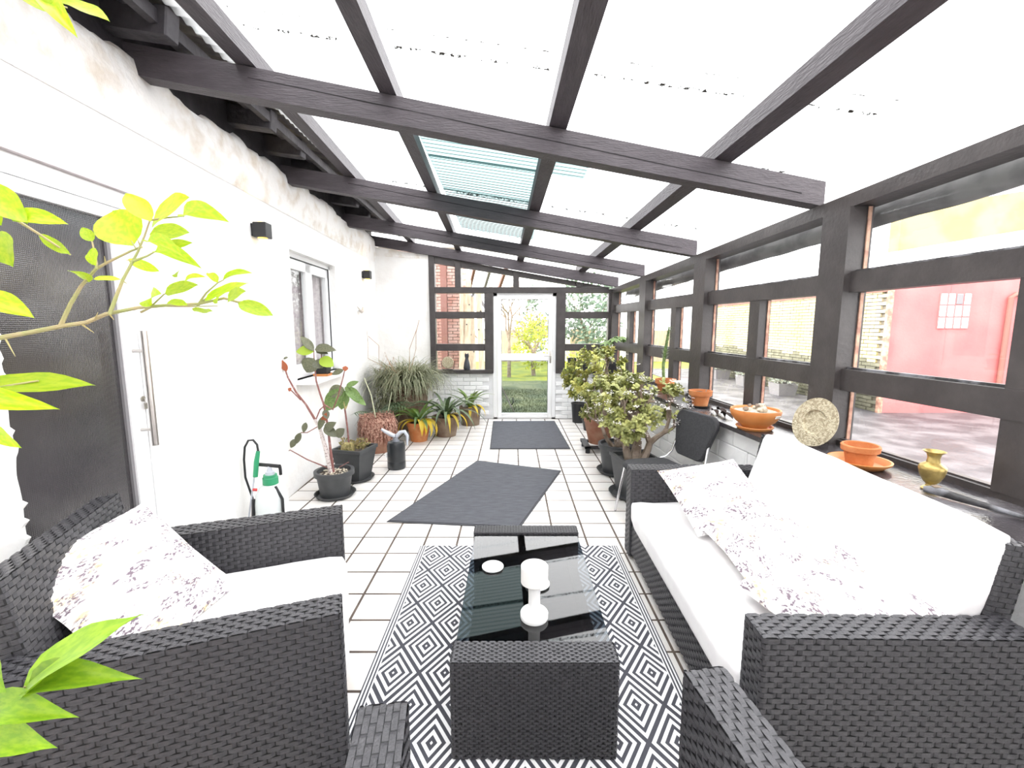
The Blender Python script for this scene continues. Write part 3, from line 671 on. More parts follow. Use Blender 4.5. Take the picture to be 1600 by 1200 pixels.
def seat(name, label, loc, rzv, wdt, dep, arm=.125, ah=.66, bh=.93, base=.27, sofa=False, fine=1.0, group=None, cf=.015):
    t = thing(name, label, 'sofa' if sofa else 'armchair', loc, rzv, group)
    X, Y = wdt / 2, dep / 2; pit, per = .019 * fine, .056 * fine
    for s_ in (-1, 1):
        x0, x1 = (-X, -X + arm) if s_ < 0 else (X - arm, X)
        rattan('arm', t, (x0, -Y + .02, .03), (x1, Y, ah), ['+x', '-x', '+y', '+z'], None, pit, per)
    rattan('seat_base', t, (-X + arm, -Y + .1, .06), (X - arm, Y - .015, base), ['+y'], None, pit, per)
    bx = Matrix.Translation((0, -Y + .13, base - .02)) @ Matrix.Rotation(R(9), 4, 'X')
    rattan('backrest', t, (-X + arm + .003, -.075, 0), (X - arm - .003, .015, bh - base), ['+y', '-y', '+z', '+x', '-x'], bx, pit, per)
    for sx in (-1, 1):
        for sy in (-1, 1): obj('foot', G().lathe([(.02, 0), (.022, .03), (.022, .035)], 12, (sx * (X - .06), sy * (Y - .07), 0)), M['blackpot'], t, smooth=True)
    obj('seat_cushion', softbox((-X + arm + .004, -Y + .13, base + .004), (X - arm - .004, Y + cf, base + .185), .055, .018, 3), M['cushion'], t, smooth=True, autos=None)
    if sofa:
        bc = softbox((-X + arm + .006, -.07, 0), (X - arm - .15, .07, .56), .05, 0, 9)
        Mb = Matrix.Translation((0, -Y + .195, base + .16)) @ Matrix.Rotation(R(15), 4, 'X')
        bc.v = [tuple(Mb @ Vector(q)) for q in bc.v]
        obj('back_cushion', bc, M['cushion'], t, smooth=True, autos=None)
    return t
SO = seat('wicker_sofa', 'black wicker sofa with white seat and back cushions along the window ledge', (1.275, 2.215, 0), R(90 - .8), 1.81, .91, sofa=True, ah=.665, bh=.95)
AL = seat('wicker_armchair', 'black wicker armchair holding one printed pillow in front of the glass door', (-1.235, 1.756, 0), R(-69.5), 1.02, .98)
AN = seat('wicker_armchair', 'black wicker armchair without a pillow facing the end of the coffee table', (.168, .70, .008), R(7.8), 1.03, .86, cf=-.13)
# loose broken strand on the near armchair
# pillows
def pillow(name, label, S, thick, loc, rot, seed, sq=1.0):
    g = G(); n = 26; vs = []
    for side in (1, -1):
        for i in range(n + 1):
            for j in range(n + 1):
                u = -1 + 2 * i / n; v = -1 + 2 * j / n
                h_ = max(0, (1 - abs(u) ** 2.4) * (1 - abs(v) ** 2.4)) ** .55
                px = u * S / 2 * (1 - .05 * (1 - abs(v)) * abs(u)); py = v * S / 2 * sq * (1 - .05 * (1 - abs(u)) * abs(v))
                z = side * thick / 2 * h_ + .010 * h_ * mnoise.noise((u * 2.2 + seed, v * 2.2, side)) + .012 * mnoise.noise((u * 1.3 + seed, v * 1.3, 5))
                vs.append((px, py, z))
    m_ = (n + 1) ** 2
    fs = []
    for i in range(n):
        for j in range(n):
            a = i * (n + 1) + j; fs.append((a, a + n + 1, a + n + 2, a + 1)); b = a + m_; fs.append((b, b + 1, b + n + 2, b + n + 1))
    o = obj(name, g.add(vs, fs), M['pillow'], smooth=True, autos=None); o.location = loc; o.rotation_euler = rot
    return tag(o, label, 'pillow', 'printed scatter pillows')
PL = []
def pillow_at(label, S, th, loc, xdir, ydir, seed, sq=1.0):
    x = Vector(xdir).normalized(); y = Vector(ydir); y = (y - x * y.dot(x)).normalized(); z = x.cross(y)
    R_ = Matrix((x, y, z)).transposed()
    return pillow('scatter_pillow', label, S, th, loc, R_.to_euler(), seed, sq)
fd = Vector((.906, .423, 0)); sdv = Vector((-.423, .906, 0))
pillow_at('white pillow with grey print leaning in the armchair by the glass door', .56, .15, (-1.485, 1.655, .66), (.06, .95, 0.03), (-.70, -.06, .66), 1)
pillow_at('white printed pillow reclining on the far sofa arm', .53, .14, (1.25, 2.62, .635), (.97, .12, .10), (-.02, .55, .26), 4)
pillow_at('white printed pillow lying flat in the middle of the sofa seat', .52, .13, (1.30, 2.10, .585), (-.05, -1, .02), (1, -.12, .17), 8)
pillow_at('white printed pillow slumped beside the near sofa arm', .50, .14, (1.25, 1.63, .60), (.16, -1, .05), (1, .16, .20), 12)

# coffee table
ct = thing('coffee_table', 'black wicker coffee table with a dark glass top on the diamond rug', 'table', (.085, 2.09, 0), 0)
hw, hl = .315, .575
for s_ in (-1, 1):
    y0, y1 = (-hl, -hl + .115) if s_ < 0 else (hl - .10, hl)
    rattan('end_panel', ct, (-hw, y0, .012), (hw, y1, .415), ['-y', '+y', '+z', '-x', '+x'], None, .0105, .034)
rattan('side_panel', ct, (-hw + .055, -hl + .115, .10), (-hw + .09, hl - .10, .385), ['-x'], None, .0125, .04)
rattan('side_panel', ct, (hw - .09, -hl + .115, .10), (hw - .055, hl - .10, .385), ['+x'], None, .0125, .04)
obj('shelf', G().box((-hw + .09, -hl + .115, .30), (hw - .09, hl - .10, .33)), M['core'], ct)
obj('glass_top', G().box((-hw + .006, -hl + .117, .398), (hw - .006, hl - .102, .406), bev=.002, seg=1), glass_mat('smoked glass', (.28, .32, .36), 1.0, .02, 1.55), ct)
TZ = .406
ts = thing('candle_stand', 'tall white pedestal candle holder with a thick white candle on the table', 'candle holder', (.096, 1.79, TZ))
obj('base', G().lathe([(.0, 0), (.058, 0), (.060, .004), (.060, .024), (.056, .030), (.026, .032), (.021, .05)], 36), M['white'], ts, smooth=True)
obj('stem', G().lathe([(.026, .04), (.025, .10), (.027, .155), (.030, .17)], 24), M['white'], ts, smooth=True)
obj('candle', G().lathe([(0, .165), (.057, .165), (.058, .166), (.058, .237), (.056, .240), (0, .240)], 36), M['candle'], ts, smooth=True, autos=25)
def coaster(label, x, y, r_):
    o = obj('coaster', G().lathe([(0, 0), (r_ - .006, 0), (r_, .006), (r_, .011), (r_ - .004, .014), (0, .013)], 36), M['white'], smooth=True, loc=(x, y, TZ)); return tag(o, label, 'coaster', 'white discs on the coffee table')
coaster('round white coaster lying alone at the far corner of the glass table', -.100, 2.19, .056)
coaster('round white coaster behind the white candle stand', .123, 2.035, .060)

# rugs and mats
def rug(name, label, pts, mat, edge=None, h_=.008):
    c = sum((Vector(p) for p in pts), Vector((0, 0, 0))) / len(pts)
    o = thing(name, label, 'rug' if 'rug' in name else 'mat', (c.x, c.y, 0))
    loc = [Vector(p) - c for p in pts]
    e = .022
    inner = [p * (1 - e / p.length * 1.3) for p in loc]
    if edge:
        obj('edging', G().quadprism([p + Vector((0, 0, .001)) for p in loc], (0, 0, h_ - .003)), M[edge], o)
        obj('pile', G().quadprism([p + Vector((0, 0, .002)) for p in inner], (0, 0, h_)), mat, o)
    else: obj('weave', G().quadprism([p + Vector((0, 0, .001)) for p in loc], (0, 0, h_)), mat, o)
    return o
rug('patterned_rug', 'black and white concentric diamond rug under the coffee table', [(-.69, 1.0, 0), (.79, 1.0, 0), (.79, 3.20, 0), (-.69, 3.20, 0)], M['rug'], None, .006)
rug('door_mat', 'large dark grey ribbed mat lying askew between rug and plants', [onz(604, 816), onz(812, 826), onz(877, 736), onz(746, 720)], M['mat'], 'matedge')
rug('door_mat', 'smaller dark grey mat laid square in front of the garden door', [(-.30, 5.87, 0), (.79, 5.88, 0), (.74, 7.66, 0), (-.33, 7.64, 0)], M['mat'], 'matedge')

# visitor chair
vc = thing('visitor_chair', 'black upholstered chair with chrome legs behind the sofa', 'chair', (1.28, 3.70, 0), R(90 + 16))
# local +y = front
def cushion_shape(w0, w1, d, th, n=5):
    pts = []
    for (cx, cy, a0) in ((w1 / 2 - .09, d / 2 - .09, 0), (-w1 / 2 + .09, d / 2 - .09, 90), (-w0 / 2 + .07, -d / 2 + .07, 180), (w0 / 2 - .07, -d / 2 + .07, 270)):
        rr = .09 if a0 < 180 else .07
        for k in range(n + 1): a = R(a0 + 90 * k / n); pts.append((cx + rr * math.cos(a), cy + rr * math.sin(a)))
    g = G(); m_ = len(pts)
    def ring(s_, z): return [(x * s_, y * s_, z) for x, y in pts]
    vs = ring(.95, 0) + ring(1, th * .25) + ring(1, th * .7) + ring(.94, th)
    fs = [(i * m_ + k, i * m_ + (k + 1) % m_, (i + 1) * m_ + (k + 1) % m_, (i + 1) * m_ + k) for i in range(3) for k in range(m_)] + [tuple(range(m_))[::-1], tuple(range(3 * m_, 4 * m_))]
    return g.add(vs, fs)
sg = cushion_shape(.42, .47, .44, .055); obj('seat', G().merge(sg, Matrix.Translation((0, .06, .425))), M['blackfab'], vc, smooth=True)
bgm = cushion_shape(.38, .52, .40, .05)
Mb = Matrix.Translation((0, -.305, .715)) @ Matrix.Rotation(R(102), 4, 'X') @ Matrix.Translation((0, 0, -.025))
obj('backrest', G().merge(bgm, Mb), M['blackfab'], vc, smooth=True)
for s_ in (-1, 1):
    x = s_ * .235
    obj('leg', G().tube([(x + s_ * .02, .29, 0), (x, .22, .40), (x, .19, .435), (x, .12, .447)], .0115, 10), M['chrome'], vc, smooth=True)
    obj('leg', G().tube([(x + s_ * .02, -.26, 0), (x, -.14, .40), (x, -.10, .440), (x, .0, .447)], .0115, 10), M['chrome'], vc, smooth=True)
    obj('back_tube', G().tube([(x, .16, .452), (x, -.12, .452), (x, -.20, .47), (x * .93, -.255, .53), (x * .86, -.29, .66), (x * .8, -.31, .74)], .0115, 10), M['chrome'], vc, smooth=True)
obj('crossbar', G().tube([(-.235, .12, .44), (.235, .12, .44)], .009, 8).tube([(-.235, -.10, .44), (.235, -.10, .44)], .009, 8), M['chrome'], vc, smooth=True)

# ================================================================== wall lamps and small wall things
def wall_lamp(label, y, z):
    t = thing('wall_lamp', label, 'lamp', (xl(y), y, z), math.atan(.049), 'up and down wall lamps')
    obj('housing', G().box((.02, -.055, -.06), (.125, .055, .06), bev=.004, seg=1), M['lampbody'], t)
    obj('wall_plate', G().box((.001, -.045, -.05), (.02, .045, .05)), M['lampbody'], t)
    for s_ in (-1, 1): obj('lens', G().lathe([(0, 0), (.036, 0), (.034, s_ * .005), (0, s_ * .005)], 20, (.07, 0, s_ * .0602)), M['lens'], t)
    for s_ in (-1, 1):
        ld = bpy.data.lights.new('lamp_beam', 'SPOT'); ld.energy = .5; ld.color = (1, .62, .12); ld.spot_size = R(70); ld.shadow_soft_size = .02
        lo = bpy.data.objects.new('lamp_beam', ld); COL.objects.link(lo); lo.parent = t; lo.location = (.07, 0, s_ * .075); lo.rotation_euler = (0 if s_ < 0 else math.pi, 0, 0)
wall_lamp('black cube wall lamp between the glass door and the white window', 3.86, 2.44)
wall_lamp('black cube wall lamp beyond the white window, near the corner', 7.08, 2.43)
hk = thing('wall_horn', 'small pale curved horn ornament fixed to the white wall', 'ornament', lpt(6.75, 1.90, 0), 0)
obj('horn', G().tube([(.02, -.08, .03), (.05, -.05, -.025), (.055, 0, -.045), (.05, .06, -.03), (.04, .11, .02)], [.006, .016, .022, .022, .014], 10), pm('pale horn', (.52, .46, .42), .5), hk, smooth=True)
obj('nail', G().tube([(-.002, 0, -.03), (.05, 0, -.035)], .004, 6), M['lampbody'], hk)

# ================================================================== PLANTS
def frameM(base, tip, nrm, scale_w=1.0, scale_n=1.0):
    b = Vector(base); d = Vector(tip) - b; L_ = d.length; y = d / L_; n = Vector(nrm); n = n - y * n.dot(y)
    n = n.normalized() if n.length > 1e-4 else y.orthogonal().normalized(); x = y.cross(n)
    m = Matrix((x * scale_w, y * L_, n * scale_n)).transposed().to_4x4(); m.translation = b; return m
def leaf_g(kind='oval', fold=.18, curl=.18, n=9):
    """unit leaf: length 1 along y, width 1 along x, normal z"""
    g = G(); vs = []
    for i in range(n + 1):
        t = i / n
        if kind == 'oval': w_ = math.sin(math.pi * t ** .85) ** .75 * .5 if 0 < t < 1 else .012
        elif kind == 'lance': w_ = .5 * math.sin(math.pi * t ** .7) ** 1.1 if 0 < t < 1 else .012
        elif kind == 'obov': w_ = .5 * math.sin(math.pi * t ** 1.6) ** .7 if 0 < t < 1 else .03
        z = curl * (t - t * t) * 1.0 - curl * .9 * t * t + curl * .9 * t * .4
        wv = .025 * math.sin(t * 11)
        vs += [(-w_, t, z + fold * w_ + wv), (-w_ * .5, t, z + fold * w_ * .25 + wv * .4), (0, t, z), (w_ * .5, t, z + fold * w_ * .25 - wv * .4), (w_, t, z + fold * w_ - wv)]
    fs = [(i * 5 + k, i * 5 + k + 1, i * 5 + 6 + k, i * 5 + 5 + k) for i in range(n) for k in range(4)]
    return g.add(vs, fs)
LV = {}
def leafmesh(kind, mat, var=0):
    key = (kind, mat, var)
    if key not in LV:
        me = leaf_g(kind, (.16, .35, .05)[var % 3], (.15, .35, -.1)[var % 3]).mesh('leaf', True); me.materials.append(M[mat]); LV[key] = me
    return LV[key]
def leaf(parent, kind, mat, base, tip, wid, nrm, var=0, name='leaf', org=Vector((0, 0, 0))):
    o = obj(name, leafmesh(kind, mat, var), None, parent)
    b = Vector(base) - org; t = Vector(tip) - org; L_ = (t - b).length
    o.matrix_local = frameM(b, t, nrm, wid, L_ * .6); return o

# --- citrus tree beside the photographer: trunk out of frame, twigs reach into view
cp = Vector((-1.12, .42, 0))
ci = thing('citrus_tree', 'potted citrus tree with thorny twigs and bright yellow-green leaves beside the glass door', 'plant', cp)
def cpx(px, py, dep):                     # place at an arm's-length distance from the lens
    d = ray(px, py); d = d / (d.y * CT - d.z * ST); return d * dep + Vector((0, 0, H)) - cp
obj('pot', G().lathe([(0, 0), (.13, 0), (.17, .28), (.18, .28), (.18, .32), (.16, .32), (.155, .29), (0, .29)], 32), M['terra'], ci, smooth=True)
trunk = [Vector((0, 0, .28)), Vector((.01, .0, .7)), Vector((-.01, .02, 1.1)), Vector((.02, .05, 1.5)), Vector((.03, .09, 1.75)), Vector((.05, .12, 2.0)), Vector((.12, .16, 2.25))]
obj('trunk', G().tube(trunk, [.022, .02, .018, .015, .012, .009, .005], 10), M['bark'], ci, smooth=True)
D = .72
br = [([(-30, 535), (0, 528), (50, 519), (100, 509), (135, 504), (165, 491), (215, 481), (262, 477), (310, 475), (350, 466), (372, 472), (400, 472)], D, .0042),
      ([(94, 510), (110, 475), (126, 448), (150, 420), (168, 410), (205, 392), (222, 386)], D, .0034),
      ([(171, 491), (182, 462), (192, 437), (207, 409), (216, 392), (226, 368), (235, 342)], D - .01, .0030),
      ([(209, 408), (230, 400), (246, 391)], D - .01, .0022), ([(220, 488), (240, 478), (290, 479), (340, 478)], D + .01, .002), ([(308, 478), (328, 462), (345, 452)], D, .002),
      ([(150, 420), (151, 412), (148, 396), (144, 378), (136, 364)], D - .005, .002), ([(215, 481), (238, 477), (256, 460), (290, 447)], D, .0018), ([(310, 475), (322, 458), (340, 442), (350, 437)], D, .0018), ([(235, 344), (262, 340), (288, 338)], D - .01, .0018), ([(222, 386), (212, 388), (205, 376)], D - .01, .0018),
      ([(-40, 330), (20, 340), (60, 365), (110, 398)], D - .05, .003), ([(-40, 610), (0, 605), (60, 595)], D - .08, .003),
      ([(-60, 1150), (0, 1120), (32, 1085), (40, 1072)], .47, .003), ([(40, -40), (85, 5), (105, 12)], D + .1, .003)]
for pts, dep, r0 in br:
    P_ = [cpx(x, y, dep) for x, y in pts]; n = len(P_)
    twig = obj('twig', G().tube(P_, [r0 * (1 - .6 * i / (n - 1)) for i in range(n)], 7), M['twig'], ci, smooth=True)
    if pts[0] == (-30, 535): twig0 = twig
for a, b, r_ in ((cpx(-30, 535, D), trunk[4], .006), (cpx(-40, 330, D - .05), trunk[5], .005), (cpx(-40, 610, D - .08), trunk[3], .005), (cpx(-60, 1150, .47), trunk[2], .005), (cpx(40, -40, D + .1), trunk[6], .005)):
    obj('branch', G().tube([a, (a + b) / 2 + Vector((0, 0, .03)), b], [.0042, .005, r_], 7), M['twig'], ci, smooth=True)
for a, b in (((8, 528), (24, 557)), ((128, 507), (147, 520)), ((148, 500), (153, 488)), ((172, 492), (178, 500)), ((190, 438), (200, 444)), ((206, 408), (196, 406)), ((220, 386), (214, 372)), ((165, 412), (163, 400))):
    obj('thorn', G().tube([cpx(*a, D), cpx(*b, D - .01)], [.0016, .0003], 5), M['leafdead'], twig0)
CL = [((236, 346), (194, 300), 24, 0), ((238, 350), (292, 306), 50, 0), ((286, 338), (346, 337), 24, 1), ((234, 366), (294, 362), 24, 0), ((208, 384), (170, 325), 50, 1), ((230, 378), (280, 392), 18, 1), ((243, 394), (306, 410), 18, 1), ((244, 390), (300, 378), 14, 0),
      ((145, 377), (127, 355), 13, 0), ((150, 415), (143, 385), 13, 0), ((139, 441), (108, 420), 24, 1), ((146, 436), (190, 436), 8, 0), ((258, 458), (307, 444), 17, 0), ((238, 478), (243, 455), 22, 1), ((262, 472), (292, 476), 12, 0), ((320, 470), (386, 440), 18, 0), ((340, 474), (356, 449), 16, 1),
      ((356, 470), (380, 454), 18, 0), ((372, 474), (426, 492), 18, 0), ((348, 438), (392, 423), 12, 1), ((340, 442), (324, 424), 10, 0), ((277, 433), (277, 423), 9, 0), ((200, 405), (250, 425), 12, 2), ((290, 440), (318, 430), 8, 1), ((300, 482), (335, 489), 8, 2),
      ((-30, 290), (38, 345), 34, 0), ((18, 342), (100, 345), 22, 1), ((60, 366), (112, 400), 12, 2), ((-8, 365), (14, 412), 28, 0), ((-40, 468), (46, 489), 30, 1), ((-50, 612), (142, 597), 30, 0), ((-40, 622), (68, 634), 26, 1), ((-20, 665), (26, 698), 16, 0), ((-60, 320), (0, 350), 40, 0),
      ((88, 2), (169, 28), 26, 0), ((78, 4), (108, 42), 22, 1), ((30, -20), (90, 20), 24, 0)]
for k, (a, b, w_, v_) in enumerate(CL):
    dep = D - .04 + .05 * math.sin(k * 2.1) if a[0] > -25 and a[1] > 60 else D + (.02 if a[1] < 60 else -.08)
    sc_ = dep / F
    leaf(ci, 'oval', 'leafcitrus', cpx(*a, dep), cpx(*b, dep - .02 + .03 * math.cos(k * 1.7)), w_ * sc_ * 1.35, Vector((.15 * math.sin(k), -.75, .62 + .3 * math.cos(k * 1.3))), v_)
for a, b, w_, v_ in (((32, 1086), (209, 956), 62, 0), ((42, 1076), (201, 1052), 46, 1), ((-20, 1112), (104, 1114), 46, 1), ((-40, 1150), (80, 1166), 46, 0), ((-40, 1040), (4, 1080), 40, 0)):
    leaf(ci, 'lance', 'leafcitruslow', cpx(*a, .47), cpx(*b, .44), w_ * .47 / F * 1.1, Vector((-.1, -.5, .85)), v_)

# --- pots
def round_pot(r0, r1, h, rim=.03, rimw=.012):
    return G().lathe([(0, 0), (r0, 0), (r1, h - rim), (r1 + rimw, h - rim), (r1 + rimw, h), (r1 - .008, h), (r1 - .014, h - .035), (0, h - .035)], 40)
def saucer(r, h=.03): return G().lathe([(0, 0), (r * .86, 0), (r, h), (r - .008, h), (r * .84, .008), (0, .008)], 40)
def soil(r, z, seed=0):
    g = G(); n = 28; vs = [(0, 0, z + .012)]
    for k in range(1, 5):
        for i in range(n): a = 2 * math.pi * i / n; rr = r * k / 4; vs.append((rr * math.cos(a), rr * math.sin(a), z + .012 * mnoise.noise((rr * 20 * math.cos(a) + seed, rr * 20 * math.sin(a), 0)) + .008 * (1 - k / 4)))
    fs = [(0, 1 + i, 1 + (i + 1) % n) for i in range(n)]
    for k in range(3):
        for i in range(n): fs.append((1 + k * n + i, 1 + (k + 1) * n + i, 1 + (k + 1) * n + (i + 1) % n, 1 + k * n + (i + 1) % n))
    return g.add(vs, fs)
def pebbles(r, z, n, seed, s0=.010):
    rnd = random.Random(seed); g = G()
    for _ in range(n):
        a = rnd.uniform(0, 6.28); rr = r * math.sqrt(rnd.random()); s_ = s0 * rnd.uniform(.6, 1.5)
        Mx = Matrix.Translation((rr * math.cos(a), rr * math.sin(a), z + s_ * .4)) @ Matrix.Rotation(rnd.uniform(0, 3), 4, 'Z') @ Matrix.Diagonal((s_, s_ * .75, s_ * .55, 1))
        bm = bmesh.new(); bmesh.ops.create_icosphere(bm, subdivisions=1, radius=1); bm.verts.index_update()
        g.add([Mx @ v.co for v in bm.verts], [[x.index for x in f.verts] for f in bm.faces]); bm.free()
    return g

# --- A: round grey pot with a bare red-stemmed plant and a small rubber plant stem
pa = onz(523, 775); pa = Vector((pa.x, pa.y + .02, 0))
ta = thing('potted_plant', 'lanky red-stemmed plant in a round anthracite pot with saucer beside the sprayer', 'plant', pa)
obj('saucer', saucer(.195, .035), M['greypot'], ta, smooth=True)
obj('pot', G().merge(round_pot(.135, .165, .25, .045, .022), Matrix.Translation((0, 0, .01))), M['greypot'], ta, smooth=True)
obj('soil', soil(.15, .225), M['soil'], ta, smooth=True); tag(obj('pebbles', pebbles(.13, .23, 90, 3), M['pebble'], ta, smooth=True), kind='stuff')
def apx(px, py, y): return ony(px, py, y) - pa
ya = pa.y
st = G().tube([apx(519, 745, ya), apx(510, 705, ya), apx(500, 670, ya), apx(492, 655, ya)], [.026, .022, .017, .014], 10)
obj('trunk', st, M['palebark'], ta, smooth=True)
rs = G().tube([apx(492, 655, ya), apx(478, 632, ya), apx(462, 612, ya), apx(450, 590, ya), apx(443, 570, ya), apx(440, 556, ya)], [.012, .010, .009, .008, .007, .004], 8)
rs.tube([apx(470, 625, ya), apx(460, 615, ya), apx(455, 610, ya)], .006, 7)
rs.tube([apx(522, 745, ya), apx(516, 700, ya), apx(512, 665, ya), apx(506, 632, ya), apx(500, 615, ya), apx(494, 595, ya), apx(491, 565, ya), apx(490, 540, ya)], [.014, .013, .011, .010, .009, .008, .006, .004], 8)
rs.tube([apx(506, 632, ya), apx(520, 640, ya), apx(528, 620, ya), apx(536, 590, ya), apx(540, 572, ya)], [.008, .007, .006, .006, .004], 8)
rs.tube([apx(522, 735, ya), apx(480, 718, ya), apx(453, 703, ya), apx(437, 716, ya), apx(432, 722, ya)], [.007, .006, .005, .004, .003], 7)
rs.tube([apx(508, 660, ya), apx(480, 676, ya), apx(470, 676, ya)], .005, 7); rs.tube([apx(494, 655, ya), apx(500, 640, ya), apx(507, 634, ya)], .006, 7)
rs.tube([apx(530, 730, ya), apx(545, 722, ya)], .004, 6)
obj('stem', rs, M['redbark'], ta, smooth=True)
AL_ = [((448, 580), (438, 562), 9, 'leafred', 0), ((441, 556), (426, 549), 5, 'leafrubber', 0), ((443, 561), (450, 558), 4, 'leafrubber', 0), ((455, 610), (450, 607), 6, 'leafred', 0),
       ((490, 548), (470, 525), 12, 'leafrubber', 0), ((490, 550), (462, 548), 16, 'leafyellowgreen', 1), ((492, 546), (524, 546), 14, 'leafrubber', 1), ((494, 548), (512, 552), 10, 'leafrubber', 1), ((491, 560), (478, 582), 24, 'leafrubber', 1), ((494, 562), (504, 575), 20, 'leafrubber', 0), ((500, 560), (521, 572), 18, 'leafyellowgreen', 0),
       ((540, 572), (539, 580), 8, 'leafred', 0), ((537, 578), (518, 585), 9, 'leafrubber', 0),
       ((506, 650), (498, 672), 9, 'leafrubber', 0), ((508, 672), (524, 660), 13, 'leafrubber', 1), ((506, 668), (526, 682), 14, 'leafrubber', 1), ((525, 682), (538, 670), 14, 'leafrubber', 0), ((478, 660), (474, 676), 8, 'leafrubber', 0), ((470, 676), (462, 694), 9, 'leafrubber', 1), ((462, 686), (454, 700), 9, 'leafrubber', 0), ((504, 660), (510, 645), 7, 'leafred', 0), ((507, 640), (512, 655), 10, 'leafrubber', 2)]
for a, b, w_, m_, v_ in AL_:
    leaf(ta, 'oval', m_, apx(*a, ya - .01), apx(*b, ya - .03), w_ * ya / F * 1.1, Vector((.3, -.8, .5)), v_)
# --- B: square pot with green leafed plant
pb = onz(556, 748); pb = Vector((pb.x, pb.y, 0)); yb = pb.y
tb = thing('potted_plant', 'upright plant with large drooping green leaves in a square anthracite pot with saucer', 'plant', pb, R(-14))
obj('saucer', saucer(.20, .03), M['greypot'], tb, smooth=True)
obj('pot', G().frustum(.115, .165, .012, .36, .012, .035), M['greypot'], tb)
obj('soil', G().box((-.148, -.148, .30), (.148, .148, .325)), M['soil'], tb)
RB = Matrix.Rotation(R(14), 4, 'Z')
def bpx(px, py, y): return RB @ (ony(px, py, y) - pb)
obj('stem', G().tube([bpx(546, 705, yb), bpx(543, 670, yb), bpx(539, 640, yb), bpx(538, 618, yb)], [.009, .009, .009, .008], 8), M['redbark'], tb, smooth=True)
for a, b, w_, m_, v_ in (((538, 608), (506, 642), 22, 'leaflight', 1), ((538, 610), (533, 640), 18, 'leaflight', 1), ((537, 606), (512, 618), 18, 'leafrubber', 0), ((540, 606), (566, 628), 14, 'leaflight', 1), ((541, 604), (560, 596), 8, 'leaflight', 0), ((541, 607), (572, 634), 12, 'leaflight', 2), ((540, 604), (545, 612), 6, 'leaflight', 0), ((541, 620), (540, 640), 6, 'leafdead', 0), ((540, 690), (544, 714), 15, 'leafdead', 1), ((548, 690), (550, 712), 9, 'leafdead', 1)):
    leaf(tb, 'oval', m_, bpx(*a, yb - .02), bpx(*b, yb - .06), w_ * yb / F * 1.15, RB @ Vector((.25, -.85, .4)), v_)
def scrub(r, z0, z1, n, seed, w_=.012, L_=.04, dens=1.0):
    rnd = random.Random(seed); g = G()
    for _ in range(n):
        a = rnd.uniform(0, 6.28); rr = r * math.sqrt(rnd.random()); b = Vector((rr * math.cos(a), rr * math.sin(a), rnd.uniform(z0, z1)))
        d = Vector((rnd.gauss(0, 1), rnd.gauss(0, 1), rnd.gauss(.3, .8))).normalized(); x = d.orthogonal().normalized() * w_ * rnd.uniform(.5, 1.2); l = L_ * rnd.uniform(.6, 1.4)
        g.add([b, b + d * l * .5 + x, b + d * l, b + d * l * .5 - x], [(0, 1, 2, 3)])
    return g
tag(obj('ground_cover', scrub(.15, .33, .42, 220, 5), pm('olive groundcover', (.20, .19, .06), .7, (.30, .22, .10), 30., transl=.2), tb), kind='stuff')
# --- sprayer
sp = thing('pressure_sprayer', 'milky white garden pressure sprayer with green cap and black hose', 'sprayer', (-1.88, 3.36, 0), R(-14)); sp.scale = (1.12, 1.12, 1.12)
obj('tank', G().lathe([(0, 0), (.095, 0), (.105, .015), (.105, .26), (.098, .32), (.075, .365), (.045, .39), (.0, .39)], 36), M['sprayer'], sp, smooth=True)
obj('cap', G().lathe([(.042, .385), (.050, .39), (.050, .435), (.044, .44), (.044, .455), (0, .455)], 28), M['green'], sp, smooth=True)
obj('pump_collar', G().lathe([(.03, .455), (.03, .475), (.018, .48), (.012, .515)], 18), M['canlight'], sp, smooth=True)
obj('pump_handle', G().tube([(-.085, 0, .52), (.085, 0, .52)], .013, 10).tube([(.085, 0, .52), (.088, 0, .49), (.088, 0, .46)], .010, 8), M['blackrub'], sp, smooth=True)
obj('lance_grip', G().tube([(-.095, -.03, .44), (-.085, -.02, .55), (-.075, -.01, .62)], [.016, .017, .013], 12), M['green'], sp, smooth=True)
obj('lance', G().tube([(-.10, -.035, .44), (-.16, -.07, .06)], .006, 8), M['canlight'], sp, smooth=True)
obj('hose', G().tube([(-.075, -.01, .62), (-.08, -.01, .665), (-.11, -.01, .695), (-.15, -.01, .69), (-.185, -.01, .64), (-.20, -.01, .55), (-.20, -.01, .42), (-.17, 0, .29), (-.13, .0, .16), (-.10, 0, .06)], .0075, 10), M['blackrub'], sp, smooth=True)
obj('strap', G().tube([(.055, -.02, .38), (.115, -.03, .30), (.122, -.04, .16), (.110, -.03, .04)], .010, 6).tube([(-.07, -.085, .30), (-.085, -.082, .18), (-.03, -.11, .06)], .012, 6), M['blackrub'], sp, smooth=True)
lg = G(); vs = []
for i in range(13):
    a = R(-100 + 75 * i / 12); vs += [(.1058 * math.cos(a), .1058 * math.sin(a), .05), (.1058 * math.cos(a), .1058 * math.sin(a), .17)]
obj('print_label', lg.add(vs, [(2 * i, 2 * i + 2, 2 * i + 3, 2 * i + 1) for i in range(12)]), M['label'], sp, smooth=True)
obj('valve', G().tube([(-.05, -.07, .365), (-.065, -.09, .372)], .010, 8), pm('red plastic', (.5, .04, .04), .5), sp, smooth=True)

